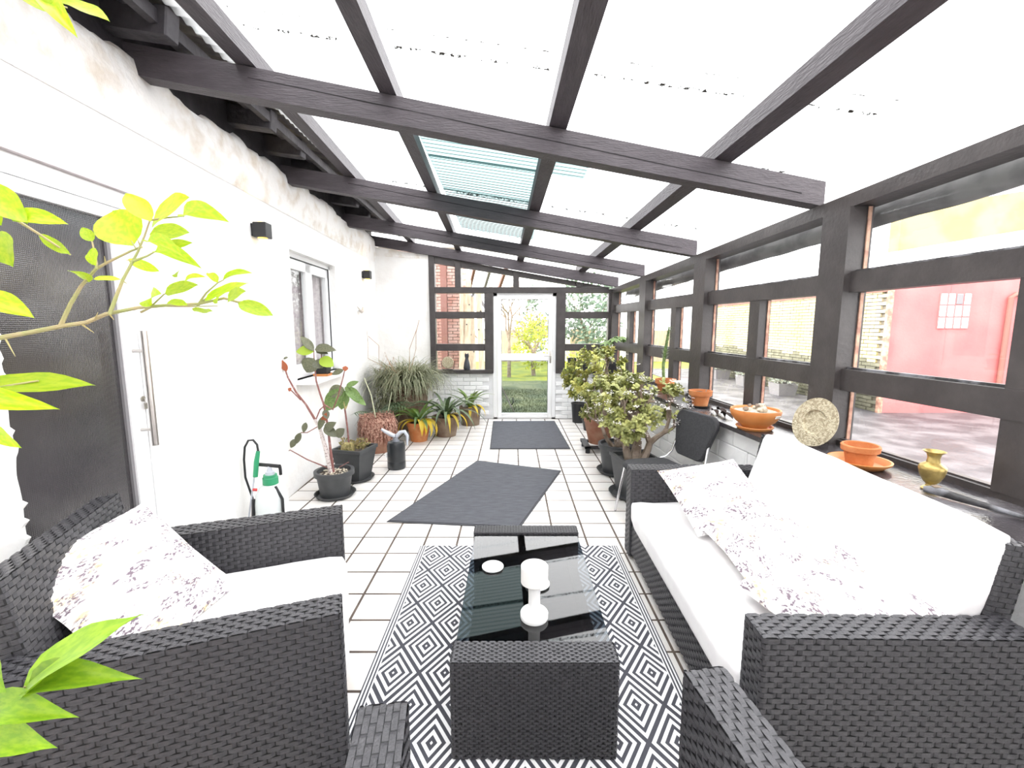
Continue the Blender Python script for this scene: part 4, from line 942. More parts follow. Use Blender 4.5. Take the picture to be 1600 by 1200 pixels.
# --- watering can
wc = thing('watering_can', 'dark grey watering can with light grey spout and handle standing on the tiles', 'watering can', onz(620, 731), R(0))
obj('body', G().lathe([(0, 0), (.098, 0), (.104, .012), (.104, .09), (.101, .095), (.104, .10), (.104, .27), (.092, .315), (.06, .325), (.055, .315), (0, .312)], 36), M['candark'], wc, smooth=True)
obj('neck', G().tube([(0, 0, .315), (-.005, 0, .36), (0, 0, .40)], [.045, .028, .020], 14), pm('grey plastic neck', (.16, .17, .20), .35), wc, smooth=True)
obj('spout', G().tube([(.0, 0, .375), (-.06, -.02, .41), (-.15, -.05, .475)], [.022, .024, .015], 12), M['canlight'], wc, smooth=True)
obj('handle', G().tube([(.005, 0, .375), (.05, .01, .425), (.10, .02, .43), (.13, .02, .38), (.128, .01, .27)], [.022, .022, .022, .018, .010], 12), M['canlight'], wc, smooth=True)
obj('print_label', G().box((-.10, -.1025, .15), (-.085, -.05, .20)), M['white'], wc)

# --- brown pot with dried drooping foliage
pd = onz(592, 706); pd = Vector((pd.x - .02, pd.y + .05, 0))
td = thing('potted_plant', 'brown clay pot overgrown with dried reddish drooping foliage behind the watering can', 'plant', pd)
obj('pot', round_pot(.15, .20, .44, .04, .01), M['terrabrown'], td, smooth=True)
def droop(n, r, z, drop, seed, w_=.006, out=.06, lift=.04):
    rnd = random.Random(seed); g = G()
    for _ in range(n):
        a = rnd.uniform(0, 6.28); rr = r * rnd.uniform(.35, 1); d = Vector((math.cos(a), math.sin(a), 0)); s_ = Vector((-d.y, d.x, 0)) * w_
        p0 = d * rr + Vector((0, 0, z)); l = drop * rnd.uniform(.3, 1)
        P_ = [p0, p0 + d * (r - rr + out * .5) + Vector((0, 0, lift * rnd.uniform(.2, 1))), p0 + d * (r - rr + out) + Vector((rnd.gauss(0, .01), rnd.gauss(0, .01), -l * .45)), p0 + d * (r - rr + out * .8) + Vector((rnd.gauss(0, .02), rnd.gauss(0, .02), -l))]
        vs = []
        for i, p in enumerate(P_): k = (1, 1, .9, .4)[i]; vs += [p - s_ * k, p + s_ * k]
        g.add(vs, [(0, 2, 3, 1), (2, 4, 5, 3), (4, 6, 7, 5)])
    return g
tag(obj('dried_foliage', droop(380, .19, .44, .34, 4, .008).merge(scrub(.21, .40, .50, 420, 6, .01, .04)), M['drypink'], td), kind='stuff')
obj('flower_stalk', G().tube([(-.02, 0, .45), (-.06, -.02, .75), (-.14, -.02, .98)], [.009, .008, .006], 7).tube([(.16, -.04, .55), (.22, -.06, .80)], .005, 6), pm('pale stalk', (.50, .52, .36), .7), td, smooth=True)

# --- strap-leaved plants
def strap(base, az, L_, el, droop_, wid, twist=0, n=10):
    d = Vector((math.cos(az), math.sin(az), 0)); s_ = Vector((-d.y, d.x, 0)); p = Vector(base); g = G(); vs = []; e = el
    for i in range(n + 1):
        t = i / n; w_ = wid * (.55 + .45 * math.sin(math.pi * min(1, t * 1.25) ** .8)) * (1 if t < .75 else max(.06, (1 - t) / .25))
        up = (-d * math.sin(e) + Vector((0, 0, 1)) * math.cos(e))
        vs += [p - s_ * w_ + up * w_ * .35, p, p + s_ * w_ + up * w_ * .35]
        p = p + (d * math.cos(e) + Vector((0, 0, math.sin(e)))) * (L_ / n); e -= droop_ / n
        if p.z < .01: p.z = .01
    return g.add(vs, [(i * 3 + k, i * 3 + k + 1, i * 3 + 4 + k, i * 3 + 3 + k) for i in range(n) for k in (0, 1)])
def clivia(label, pos, r0, r1, h, potmat, specs, mats, seed, name='strap_leaf_plant', sauc=False):
    t = thing(name, label, 'plant', pos, 0)
    obj('pot', round_pot(r0, r1, h, .05, .01), M[potmat], t, smooth=True); obj('soil', soil(r1 - .012, h - .03, seed), M['soil'], t, smooth=True)
    for (az, L_, el, dr, w_, m_) in specs: obj('leaf', strap((.02 * math.cos(az), .02 * math.sin(az), h - .03), az, L_, el, dr, w_), M[m_], t, smooth=True, autos=None)
    return t
rnd = random.Random(11)
def fan(n, L0, L1, el0, el1, d0, d1, w_, mats, azs=(0, 6.28)):
    return [(azs[0] + (azs[1] - azs[0]) * (i + rnd.uniform(-.25, .25)) / n, rnd.uniform(L0, L1), rnd.uniform(el0, el1), rnd.uniform(d0, d1), w_ * rnd.uniform(.85, 1.15), rnd.choice(mats)) for i in range(n)]
sp1 = fan(17, .42, .66, .85, 1.35, 1.1, 2.4, .029, ['clivia']) + fan(5, .42, .50, .7, 1.0, 3.0, 3.6, .040, ['cliviayellow'], (-1.2, .2)) + fan(3, .36, .46, .6, .9, 2.4, 3.0, .028, ['cliviayellow'], (2.9, 4.2))
clivia('clivia with several bright yellow drooping leaves in a terracotta pot', onz(655, 688), .115, .165, .28, 'terra', sp1, None, 1)
sp2 = fan(26, .60, .88, .75, 1.3, 1.5, 2.5, .026, ['cliviadark']) + fan(3, .45, .6, .6, .9, 2.4, 2.9, .024, ['cliviayellow'], (-1.3, .2))
clivia('large dark green clivia arching over an aged clay pot', onz(697, 680), .15, .20, .30, 'agedclay', sp2, None, 2)
sp3 = fan(8, .40, .56, .9, 1.4, 1.0, 2.6, .034, ['clivia']) + fan(3, .35, .45, .5, .8, 2.4, 3.0, .024, ['cliviayellow'], (-1.4, -.3)) + [(2.9, .36, 1.2, 2.6, .03, 'clivia'), (.4, .34, 1.45, .3, .035, 'leaflight')]
clivia('small clivia in a mossy clay pot standing by the garden door', onz(735, 663), .15, .175, .31, 'agedclay', sp3, None, 3)
# white drum tub behind that pot
tag(obj('plastic_tub', G().lathe([(0, 0), (.10, 0), (.115, .34), (.108, .34), (.1, .03), (0, .03)], 30), M['white'], smooth=True, loc=(-.80, 7.60, 0)), 'white plastic tub half hidden behind the small clivia', 'tub')

# --- tall planter with a tumbling grassy plant
pg = Vector((-1.66, 7.12, 0))
tg = thing('spider_plant', 'huge grey-green grassy plant tumbling over a tall brown clay planter in the corner', 'plant', pg)
obj('planter', G().lathe([(0, 0), (.24, 0), (.27, .05), (.29, .35), (.30, .62), (.33, .66), (.33, .72), (.29, .72), (.28, .66), (0, .66)], 36), M['agedclay'], tg, smooth=True)
gr = G(); r2 = random.Random(21)
def blade(g, p, az, L_, el, dr, w_, n=6):
    d = Vector((math.cos(az), math.sin(az), 0)); s_ = Vector((-d.y, d.x, 0)); e = el; vs = []; p = Vector(p)
    for i in range(n + 1):
        t = i / n; ww = w_ * (1 - t * .85); vs += [p - s_ * ww, p + s_ * ww]
        p = p + (d * math.cos(e) + Vector((0, 0, math.sin(e)))) * (L_ / n); e -= dr / n
    g.add(vs, [(2 * i, 2 * i + 2, 2 * i + 3, 2 * i + 1) for i in range(n)])
for _ in range(900):
    a = r2.uniform(0, 6.28); rr = .27 * math.sqrt(r2.random())
    blade(gr, (rr * math.cos(a), rr * math.sin(a), .70 + .05 * r2.random()), a + r2.gauss(0, .7), r2.uniform(.40, .85), r2.uniform(.6, 1.45), r2.uniform(1.4, 3.0), .010)
for _ in range(1100):        # hanging plantlets
    a = r2.choice((r2.uniform(2.4, 4.6), r2.uniform(2.6, 6.6))); rr = r2.uniform(.36, .52) if math.cos(a) < .2 else r2.uniform(.34, .44); z = r2.uniform(.30, .95) if math.cos(a) < .1 else r2.uniform(.6, .95)
    blade(gr, (rr * math.cos(a), rr * math.sin(a), z), r2.uniform(0, 6.28), r2.uniform(.12, .26), r2.uniform(-.3, 1.1), r2.uniform(.8, 2.4), .008, 4)
def keep_in(g, pos, m=.02):
    out = []
    for x, y, z in g.v:
        X_, Y_ = x + pos.x, y + pos.y; Y_ = min(Y_, YB - m); X_ = max(X_, xl(Y_) + m); out.append((X_ - pos.x, Y_ - pos.y, z))
    g.v = out
keep_in(gr, pg)
tag(obj('foliage', gr, M['grass'], tg, smooth=True, autos=None), kind='stuff')
ru = G()
for k in range(9):
    a = 2.5 + k * .22; ru.tube([(.15 * math.cos(a), .15 * math.sin(a), .75), (.35 * math.cos(a), .3 * math.sin(a), 1.0 + .06 * k % .3), (.5 * math.cos(a), .35 * math.sin(a), .9 - .03 * k)], .004, 5)
for px, py, qx, qy in ((575, 535, 561, 512), (592, 540, 575, 525), (650, 520, 655, 500), (640, 545, 652, 512)):
    ru.tube([(0, 0, .8), ony(px, py + 25, 7.1) - pg, ony(px, py, 7.1) - pg, ony(qx, qy, 7.1) - pg], .004, 5)
keep_in(ru, pg); obj('runner', ru, M['drygrass'], tg, smooth=True)
# --- palm-like plant by the wall
pc = Vector((-1.98, 6.35, 0))
tc_ = thing('young_palm', 'low dark green young palm squeezed between wall and tall planter', 'plant', pc)
obj('pot', round_pot(.12, .15, .24), M['blackpot'], tc_, smooth=True)
for k, (az, L_) in enumerate(((-.6, .6), (.2, .65), (-1.2, .55), (1.0, .55), (-2.0, .5), (2.0, .4), (-.2, .6))):
    g = G(); d = Vector((math.cos(az), math.sin(az), 0)); s_ = Vector((-d.y, d.x, 0)); p = Vector((0, 0, .24)); e = 1.25; pts = [p.copy()]
    for i in range(14):
        p = p + (d * math.cos(e) + Vector((0, 0, math.sin(e)))) * L_ / 14; e -= .11; pts.append(p.copy())
        if i > 2:
            for q_ in (-1, 1):
                l = .22 * math.sin(math.pi * (i - 1) / 14) + .04; t_ = p + s_ * q_ * l + d * l * .55 - Vector((0, 0, l * .25)); o_ = d * .011
                g.add([p - o_, p + o_, t_], [(0, 1, 2)])
    g.tube(pts, .005, 5)
    keep_in(g, pc); obj('frond', g, M['cliviadark'], tc_)

# --- jade plants
def jade(label, pos, potfn, h, crown, seed, leaves, mat, flowers=0, lean=(0, 0), trunk_r=.04, name='jade_plant'):
    t = thing(name, label, 'plant', pos); potfn(t)
    rnd = random.Random(seed); g = G(); tips = []; limbs = []
    cx, cy, cz, rx, ry, rz_ = crown
    def grow(p, d, L_, r_, lev):
        n = 3; pts = [p]; q_ = p
        for i in range(n):
            d = (d + Vector((rnd.gauss(0, .12), rnd.gauss(0, .12), .05))).normalized(); q_ = q_ + d * L_ / n; pts.append(q_)
        limbs.append((pts, [r_ * (1 - .3 * i / n) for i in range(n + 1)], 6 if lev < 2 else 5))
        if lev >= 4 or L_ < .05: tips.append((q_, d)); return
        k = rnd.choice((2, 3)) if lev < 3 else 2
        for i in range(k):
            a = rnd.uniform(0, 6.28) + i * 6.28 / k; o_ = d.orthogonal().normalized(); o_ = (o_ * math.cos(a) + d.cross(o_) * math.sin(a))
            nd = (d + o_ * rnd.uniform(.55, .95)).normalized()
            if nd.z < -.15: nd.z = .05
            grow(q_, nd, L_ * rnd.uniform(.62, .85), r_ * .68, lev + 1)
    grow(Vector((0, 0, h - .04)), Vector((lean[0], lean[1], 1)).normalized(), (cz - h) * .42, trunk_r, 0)
    grow(Vector((trunk_r * .9, 0, h - .04)), Vector((lean[0] + .5, lean[1], .9)).normalized(), (cz - h) * .42, trunk_r * .75, 0)
    grow(Vector((-trunk_r * .9, -.01, h - .04)), Vector((lean[0] - .55, lean[1] - .15, .9)).normalized(), (cz - h) * .42, trunk_r * .75, 0)
    # fit the crown into its measured ellipsoid
    out = []
    T0 = np.array([[q.x, q.y, q.z] for q, _ in tips]); mn, mx = T0.min(0), T0.max(0); c0 = (mn + mx) / 2; h0 = (mx - mn) / 2
    def fit(q):
        u = Vector(((q.x - c0[0]) / h0[0], (q.y - c0[1]) / h0[1], (q.z - c0[2]) / h0[2]))
        tgt = Vector((cx + u.x * rx * .9, cy + u.y * ry * .9, cz + u.z * rz_ * .9)); k = min(1, max(0, (q.z - h) / max(.05, (c0[2] - h)) * .9)); k = k * k * (3 - 2 * k)
        e = Vector(((tgt.x - cx) / rx, (tgt.y - cy) / ry, (tgt.z - cz) / rz_)); L_ = e.length
        if L_ > .82: e = e * (.82 / L_); tgt = Vector((cx + e.x * rx, cy + e.y * ry, cz + e.z * rz_))
        p_ = q.lerp(tgt, k)
        if p_.z < .93: p_.x = min(p_.x, xr(p_.y + pos[1]) - .47 - pos[0])
        return p_
    for pts, rr, nn in limbs: g.tube([fit(q) for q in pts], rr, nn, cap=False)
    obj('branches', g, M['bark'], t, smooth=True)
    lf = G(); fl_ = G()
    ps = [fit(q) for q, _ in tips]
    def rosette(q, d):
        for i in range(rnd.randint(4, 6)):
            a = i * 2.4 + rnd.uniform(0, 1); o_ = d.orthogonal().normalized(); o_ = (o_ * math.cos(a) + d.cross(o_) * math.sin(a)); ld_ = (o_ + d * rnd.uniform(.25, .9)).normalized()
            l = rnd.uniform(.034, .054); sx = ld_.cross(d).normalized() * l * .36; nn = sx.cross(ld_).normalized() * l * .10; b = q - d * rnd.uniform(0, .02)
            lf.add([b, b + ld_ * l * .45 + sx * .8 , b + ld_ * l * .85 + sx * .8, b + ld_ * l * 1.05, b + ld_ * l * .85 - sx * .8, b + ld_ * l * .45 - sx * .8, b + ld_ * l * .6 + nn, b + ld_ * l * .6 - nn],
                   [(0, 1, 6), (1, 2, 6), (2, 3, 6), (3, 4, 6), (4, 5, 6), (5, 0, 6), (1, 0, 7), (2, 1, 7), (3, 2, 7), (4, 3, 7), (5, 4, 7), (0, 5, 7)])
    cnt = 0
    while cnt < leaves:
        base_ = rnd.choice(ps); u = Vector((rnd.gauss(0, 1), rnd.gauss(0, 1), rnd.gauss(0, 1))).normalized()
        q = base_ + u * rnd.uniform(0, .05); rel = Vector(((q.x - cx) / rx, (q.y - cy) / ry, (q.z - cz) / rz_))
        if rnd.random() < .45: rel = rel.normalized() * rnd.uniform(.72, 1.0); q = Vector((cx + rel.x * rx, cy + rel.y * ry, cz + rel.z * rz_)) if rel.z > -.75 else q
        lump = mnoise.noise((q.x * 7 + seed, q.y * 7, q.z * 7))
        if lump < -.22 or (q.z < .93 and q.x + pos[0] > xr(q.y + pos[1]) - .45): continue
        d = (Vector((rel.x, rel.y, rel.z + .45)) + u * .5).normalized(); rosette(q, d); cnt += 1
    tag(obj('foliage', lf, M[mat], t), kind='stuff')
    if flowers:
        for _ in range(flowers):
            u = Vector((rnd.gauss(0, 1), rnd.gauss(-.35, 1), rnd.gauss(.35, .9))).normalized(); q = Vector((cx + u.x * rx * 1.0, cy + u.y * ry * 1.0, cz + u.z * rz_ * 1.0))
            for _k in range(16):
                c = q + Vector((rnd.gauss(0, .018), rnd.gauss(0, .018), rnd.gauss(0, .010))); s_ = .008
                a0 = rnd.uniform(0, 6); X_ = Vector((math.cos(a0), math.sin(a0), rnd.uniform(-.4, .4))); Y_ = Vector((-math.sin(a0), math.cos(a0), rnd.uniform(-.4, .4)))
                fl_.add([c + X_ * s_, c + Y_ * s_, c - X_ * s_, c - Y_ * s_], [(0, 1, 2, 3)])
        tag(obj('blossom', fl_, M['flower'], t), kind='stuff')
    return t
def potC(t):
    dl = G()
    dl.box((-.24, -.20, .07), (-.17, .22, .10)).box((.13, -.20, .07), (.20, .22, .10)).box((-.24, -.20, .06), (.20, -.13, .09)).box((-.24, .14, .06), (.20, .21, .09))
    tr = obj('plant_trolley', dl, M['blackpot'], t)
    for x in (-.20, .17):
        for y in (-.16, .17): obj('castor', G().lathe([(0, 0), (.03, .0), (.03, .06), (0, .06)], 14, (x, y, 0)), M['blackrub'], tr, smooth=True)
    obj('pot', G().merge(round_pot(.14, .205, .34, .05, .006), Matrix.Translation((-.02, 0, .10))), M['terrabrown'], t, smooth=True); obj('soil', soil(.19, .41), M['soil'], t, smooth=True)
def potD(t):
    obj('saucer', saucer(.235, .04), M['greypot'], t, smooth=True); obj('pot', G().merge(round_pot(.165, .205, .33, .05, .018), Matrix.Translation((0, 0, .01))), M['greypot'], t, smooth=True); obj('soil', soil(.19, .30), M['soil'], t, smooth=True)
def potE(t):
    obj('saucer', saucer(.245, .04), M['greypot'], t, smooth=True); obj('pot', G().merge(G().frustum(.13, .175, .012, .40, .014, .03), Matrix.Rotation(R(12), 4, 'Z')), M['greypot'], t); obj('soil', G().box((-.13, -.13, .33), (.13, .13, .36)), M['soil'], t)
jade('tall yellow-green jade plant in a brown pot on a black trolley', (1.19, 5.86, 0), potC, .42, (-.02, .0, .98, .52, .40, .42), 31, 1150, 'jadeyellow', 10, (0, 0), .035)
jade('spreading jade plant in a round anthracite pot with saucer', (1.20, 4.93, 0), potD, .31, (-.02, 0, .80, .46, .36, .34), 37, 850, 'jade', 26, (-.1, 0), .040)
jade('big flowering jade plant in a square anthracite pot beside the black chair', (1.20, 4.24, 0), potE, .36, (.06, .0, .86, .46, .34, .35), 41, 1000, 'jade', 46, (.1, 0), .058)
# black nursery pots on the floor in the corner
for lab, x, y, r_, h_ in (('black plastic nursery pot on the tiles right of the garden door', 1.14, 7.58, .12, .34), ('low black plastic bowl pot on the tiles near the corner', 1.25, 7.00, .13, .17)):
    t = thing('nursery_pot', lab, 'pot', (x, y, 0)); obj('pot', round_pot(r_ * .8, r_, h_, .02, .006), M['blackpot'], t, smooth=True); obj('soil', soil(r_ - .012, h_ - .03), M['soil'], t, smooth=True)

# ================================================================== THINGS ON LEDGES
LZ = SILL + .001
# small rubber plant on the window sill of the house
sp_ = ony(505, 577, 5.0); t = thing('potted_plant', 'small square black pot on a terracotta saucer on the white window sill', 'plant', (xl(4.98) + .095, 4.98, WZ0 + .001))
obj('saucer', G().frustum(.072, .085, 0, .025, .008, 0, .015), M['terrap'], t)
obj('pot', G().frustum(.055, .072, .006, .135, .006, .0, .03), M['blackpot'], t); obj('soil', G().box((-.062, -.062, .10), (.062, .062, .118)), M['soil'], t)
obj('stem', G().tube([(0, 0, .11), (-.01, 0, .18), (-.01, 0, .24)], .006, 7), M['redbark'], t, smooth=True)
for a, b, w_, m_ in (((0, 0, .14), (.11, -.05, .10), .07, 'leaflight'), ((0, 0, .16), (-.10, -.05, .12), .07, 'leafrubber'), ((0, 0, .18), (.09, .05, .19), .06, 'leafyellowgreen'), ((-.01, 0, .22), (.08, -.02, .28), .05, 'leafrubber')): leaf(t, 'oval', m_, a, b, w_, (0, -.3, .9), 1)
# terracotta pots, bowl, plate, vase on the window ledge
def led_thing(name, label, cat, x, y, group=None): return thing(name, label, cat, (x, y, LZ), 0, group)
t = led_thing('flower_pot', 'terracotta pot of bare soil on a black saucer on the window ledge', 'pot', 1.80, 4.23)
obj('saucer', G().lathe([(0, 0), (.085, 0), (.095, .022), (.088, .022), (.08, .006), (0, .006)], 30), M['blackpot'], t, smooth=True)
obj('pot', G().lathe([(0, .006), (.066, .006), (.085, .115), (.102, .117), (.107, .162), (.095, .162), (.088, .135), (0, .135)], 36), M['terra'], t, smooth=True); obj('soil', soil(.085, .138), M['soil'], t, smooth=True)
obj('twig', G().tube([(.05, .0, .14), (.055, 0, .17)], .004, 6), M['bark'], t)
t = led_thing('cactus_pot', 'terracotta pot holding a tall thin thorny cactus on the window ledge', 'plant', 1.83, 5.30)
obj('pot', G().lathe([(0, 0), (.08, 0), (.10, .09), (.118, .092), (.12, .145), (.108, .145), (.10, .12), (0, .12)], 36), M['terra'], t, smooth=True); obj('soil', soil(.1, .122), M['soil'], t, smooth=True)
cg = G(); P_ = [(-.02, 0, .12), (-.035, 0, .30), (-.02, 0, .48), (.005, 0, .66), (.015, 0, .76)]
cg.tube(P_, [.019, .019, .018, .015, .008], 8); r3 = random.Random(3)
stem = obj('stem', cg, M['cactus'], t, smooth=True); nl = G()
for _ in range(260):
    z = r3.uniform(.34, .76); x = -.03 + (z - .3) * .1; a = r3.uniform(0, 6.28); l = r3.uniform(.04, .075); b = Vector((x, 0, z)); d = Vector((math.cos(a), math.sin(a), .35)).normalized(); s_ = d.cross(Vector((0, 0, 1))).normalized() * .0075
    nl.add([b + s_, b - s_, b + d * l], [(0, 1, 2)])
tag(obj('spines', nl, M['leaflight'], stem), kind='stuff')
t = led_thing('stick_pot', 'white ceramic pot standing behind the cactus pot on the window ledge', 'pot', 1.92, 5.02)
obj('pot', G().lathe([(0, 0), (.06, 0), (.085, .06), (.08, .15), (.072, .15), (.07, .1), (0, .1)], 30), M['white'], t, smooth=True); obj('soil', soil(.068, .11), M['soil'], t, smooth=True)
t = led_thing('fatsia_plant', 'light green hand-leaved plant on the ledge in the glazed corner', 'plant', 1.63, 7.25)
obj('pot', round_pot(.08, .10, .17), M['blackpot'], t, smooth=True)
obj('stem', G().tube([(0, 0, .14), (-.02, 0, .35), (-.03, 0, .52)], .008, 7), M['twig'], t, smooth=True)
r4 = random.Random(5)
for k in range(9):
    a = k * 2.4; el = r4.uniform(-.5, .5); c = Vector((-.03 + .20 * math.cos(a) * math.cos(el), .14 * math.sin(a) * math.cos(el), .50 + .16 * math.sin(el) + .03)); g = G()
    for j in range(7):
        b = R(-105 + 35 * j); dirv = Vector((math.cos(a) * math.cos(b) - math.sin(a) * math.sin(b), math.sin(a) * math.cos(b) + math.cos(a) * math.sin(b), -.45)).normalized(); l = .17 * math.cos(b * .45)
        g.merge(leaf_g('lance', .1, .1, 5), frameM(c, c + dirv * l, (0, -.2, 1), .055, l * .5))
    g.tube([(-.03, 0, .5), c], .004, 5); obj('leaf', g, M['leaflight'], t, smooth=True, autos=None)
t = led_thing('pot_trailing', 'tall thin dark stem in a black pot on the end window ledge', 'plant', 1.25, 7.74)
t.location.z = .886
obj('pot', G().frustum(.05, .07, 0, .15, .006, 0, .02), M['blackpot'], t); obj('stem', G().tube([(0, 0, .13), (.01, 0, .36)], .006, 6), M['candark'], t); obj('bud', G().lathe([(0, .35), (.012, .37), (.02, .42), (0, .44)], 10, (.01, 0, 0)), M['leaflight'], t, smooth=True)
t = thing('flower_pot', 'tapered black pot alone on the end window ledge', 'pot', (1.04, YB - .085 + .03, .886)); obj('pot', G().frustum(.045, .075, 0, .21, .008, 0, .03), M['blackpot'], t); t.location.y = 7.79
# bowl with stones
bx_, by_ = 1.84, 3.33
t = led_thing('bonsai_bowl', 'wide orange bowl of stones and dry succulents on a saucer on the ledge', 'bowl', bx_, by_)
obj('saucer', G().lathe([(0, 0), (.115, 0), (.13, .018), (.128, .026), (.118, .024), (.11, .010), (0, .010)], 36), M['terrap'], t, smooth=True)
bw = obj('bowl', G().lathe([(0, .011), (.085, .011), (.095, .03), (.135, .06), (.165, .10), (.175, .135), (.172, .152), (.160, .150), (.155, .13), (0, .12)], 48), M['terrap'], t, smooth=True)
obj('sticker', G().quadprism([(.052, -.1655, .108), (.092, -.147, .108), (.096, -.154, .128), (.055, -.172, .128)], (.002, -.006, 0)), M['stickerw'], bw)
obj('gravel', soil(.150, .135, 9), M['pebble'], t, smooth=True)
r5 = random.Random(9)
for k in range(13):
    a = r5.uniform(0, 6.28); rr = .10 * math.sqrt(r5.random()); s_ = r5.uniform(.014, .028)
    bm = bmesh.new(); bmesh.ops.create_icosphere(bm, subdivisions=2, radius=1)
    for q in bm.verts: q.co = q.co * (1 + .28 * mnoise.noise(q.co * 1.6 + Vector((k * 3, 0, 0)))); q.co = Vector((q.co.x * s_, q.co.y * s_ * .8, q.co.z * s_ * .75))
    bm.verts.index_update(); g = G().add([q.co for q in bm.verts], [[x.index for x in f.verts] for f in bm.faces]); bm.free()
    obj('stone', g, M['pebble'] if k % 3 else M['bark'], t, smooth=True, loc=(.02 + rr * math.cos(a), rr * math.sin(a), .145 + s_ * .5 + (.025 if k < 4 else 0)))
# dry leaves beside the bowl
for k, (px, py, qx, qy, w_) in enumerate(((1112, 641, 1122, 646, .05), (1120, 640, 1134, 648, .06), (1126, 646, 1146, 652, .06))):
    a = onz(px, py, LZ + .012); b = onz(qx, qy, LZ + .02); o = obj('dry_leaf', leafmesh('oval', 'leafdark', 1) if 'leafdark' in M else leafmesh('oval', 'cliviadark', 1), None); o.matrix_world = frameM(a, b, (.2, -.3, 1), w_, (b - a).length * .5)
    tag(o, ('curled dark dry leaf lying closest to the black saucer on the ledge', 'curled dark dry leaf in the middle of three on the ledge', 'curled dark dry leaf lying closest to the orange bowl')[k], 'leaf', 'dry leaves by the bowl')
# brass plate leaning on the post
t = thing('brass_plate', 'round chased brass plate leaning against the black window post', 'plate', (1.965, 2.84, LZ))
pr = G().lathe([(0, 0), (.075, 0), (.082, .010), (.090, .012), (.150, .004), (.158, .008), (.160, .014), (.150, .012), (.090, .019), (.080, .017), (.072, .007), (0, .007)], 56)
Mp = Matrix.Rotation(R(-76), 4, 'Z') @ Matrix.Translation((0, .0, .156)) @ Matrix.Rotation(R(74), 4, 'X')
obj('dish', G().merge(pr, Mp), M['brassplate'], t, smooth=True)
# terracotta pot in wide saucer
t = led_thing('flower_pot', 'empty terracotta pot standing in a wide terracotta saucer on the ledge', 'pot', 1.935, 2.42)
obj('saucer', G().lathe([(0, 0), (.105, 0), (.145, .03), (.148, .04), (.138, .04), (.11, .012), (0, .012)], 44), M['terrap'], t, smooth=True)
obj('pot', G().lathe([(0, .013), (.062, .013), (.076, .085), (.086, .086), (.090, .090), (.092, .118), (.086, .124), (.078, .122), (.070, .07), (0, .06)], 40), M['terra'], t, smooth=True)
# brass vase
t = led_thing('brass_vase', 'small waisted brass vase with flared lip on the window ledge', 'vase', 2.0, 2.06)
obj('body', G().lathe([(0, 0), (.034, 0), (.036, .006), (.020, .018), (.018, .028), (.030, .040), (.046, .072), (.052, .100), (.052, .112), (.044, .122), (.026, .134), (.023, .155), (.028, .175), (.044, .188), (.041, .189), (.022, .172), (.018, .14), (0, .14)], 40), M['brass'], t, smooth=True)
t = led_thing('driftwood', 'dark knobbly piece of driftwood lying by the brass vase', 'driftwood', 1.95, 1.96)
obj('root', G().tube([(-.03, .05, .022), (.0, .02, .026), (.03, -.05, .02), (.08, -.16, .015), (.14, -.34, .012)], [.014, .022, .018, .012, .005], 9), M['silverpaint'], t, smooth=True); obj('knot', G().lathe([(0, .03), (.016, .034), (.018, .045), (0, .052)], 10, (0, .02, 0)), M['bark'], t, smooth=True)
# window ledge at the end wall
t = thing('brass_gong', 'small round brass gong on a stand in the end window', 'gong', (-1.12, YB - .03, .886)); obj('disc', G().merge(G().lathe([(0, -.012), (.095, -.012), (.105, 0), (.095, .012), (0, .014)], 36), Matrix.Translation((0, -.02, .125)) @ Matrix.Rotation(R(90), 4, 'X')), M['brassplate'], t, smooth=True); obj('stand', G().box((-.09, -.05, 0), (.09, .0, .014)).tube([(-.10, -.02, .012), (-.12, -.02, .15)], .006, 6).tube([(.10, -.02, .012), (.12, -.02, .15)], .006, 6), M['lampbody'], t)
t = thing('cat_figurine', 'slim dark cat figurine sitting upright in the end window', 'figurine', (-.79, YB - .03, .886))
obj('body', G().lathe([(0, 0), (.055, 0), (.062, .03), (.055, .09), (.040, .15), (.028, .19), (.030, .21), (.040, .235), (.038, .26), (.022, .275), (0, .278)], 24).lathe([(.014, .262), (.001, .305)], 8, (-.022, 0, 0)).lathe([(.014, .262), (.001, .305)], 8, (.022, 0, 0)).tube([(.03, .02, .02), (.06, .0, .015), (.05, -.05, .012)], .008, 6), pm('dark blue grey', (.03, .035, .045), .4), t, smooth=True)

# ================================================================== OUTSIDE
oz = -.06
struct('ground_courtyard', G().quadprism([(xr(0) + .15, -4, oz), (16, -4, oz), (16, 17.8, oz), (5.0, 17.8, oz), (5.0, 12.2, oz), (xr(7.8) + .17, 12.2, oz), (xr(7.8) + .17, YB + .2, oz)], (0, 0, -.1)), M['asphalt'], 'worn grey asphalt courtyard outside the windows')
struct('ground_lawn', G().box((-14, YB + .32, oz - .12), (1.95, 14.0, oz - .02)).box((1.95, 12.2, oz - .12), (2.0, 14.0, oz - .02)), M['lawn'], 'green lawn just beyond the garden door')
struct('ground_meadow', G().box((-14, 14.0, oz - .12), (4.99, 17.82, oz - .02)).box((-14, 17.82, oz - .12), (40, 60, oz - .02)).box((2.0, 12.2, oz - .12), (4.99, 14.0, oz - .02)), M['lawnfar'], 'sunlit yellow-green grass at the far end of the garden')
gb = G(); r6 = random.Random(77)
for _ in range(9000):
    x = r6.uniform(-1.6, 1.8); y = r6.uniform(YB + .35, 12.1); a = r6.uniform(0, 6.28); h_ = r6.uniform(.02, .055); s_ = Vector((math.cos(a), math.sin(a), 0)) * .006; b = Vector((x, y, oz - .02))
    gb.add([b - s_, b + s_, b + Vector((r6.gauss(0, .015), r6.gauss(0, .015), h_))], [(0, 1, 2)])
tag(obj('lawn_blades', gb, M['lawn']), 'short green grass blades just outside the garden door', 'grass', kind='stuff')
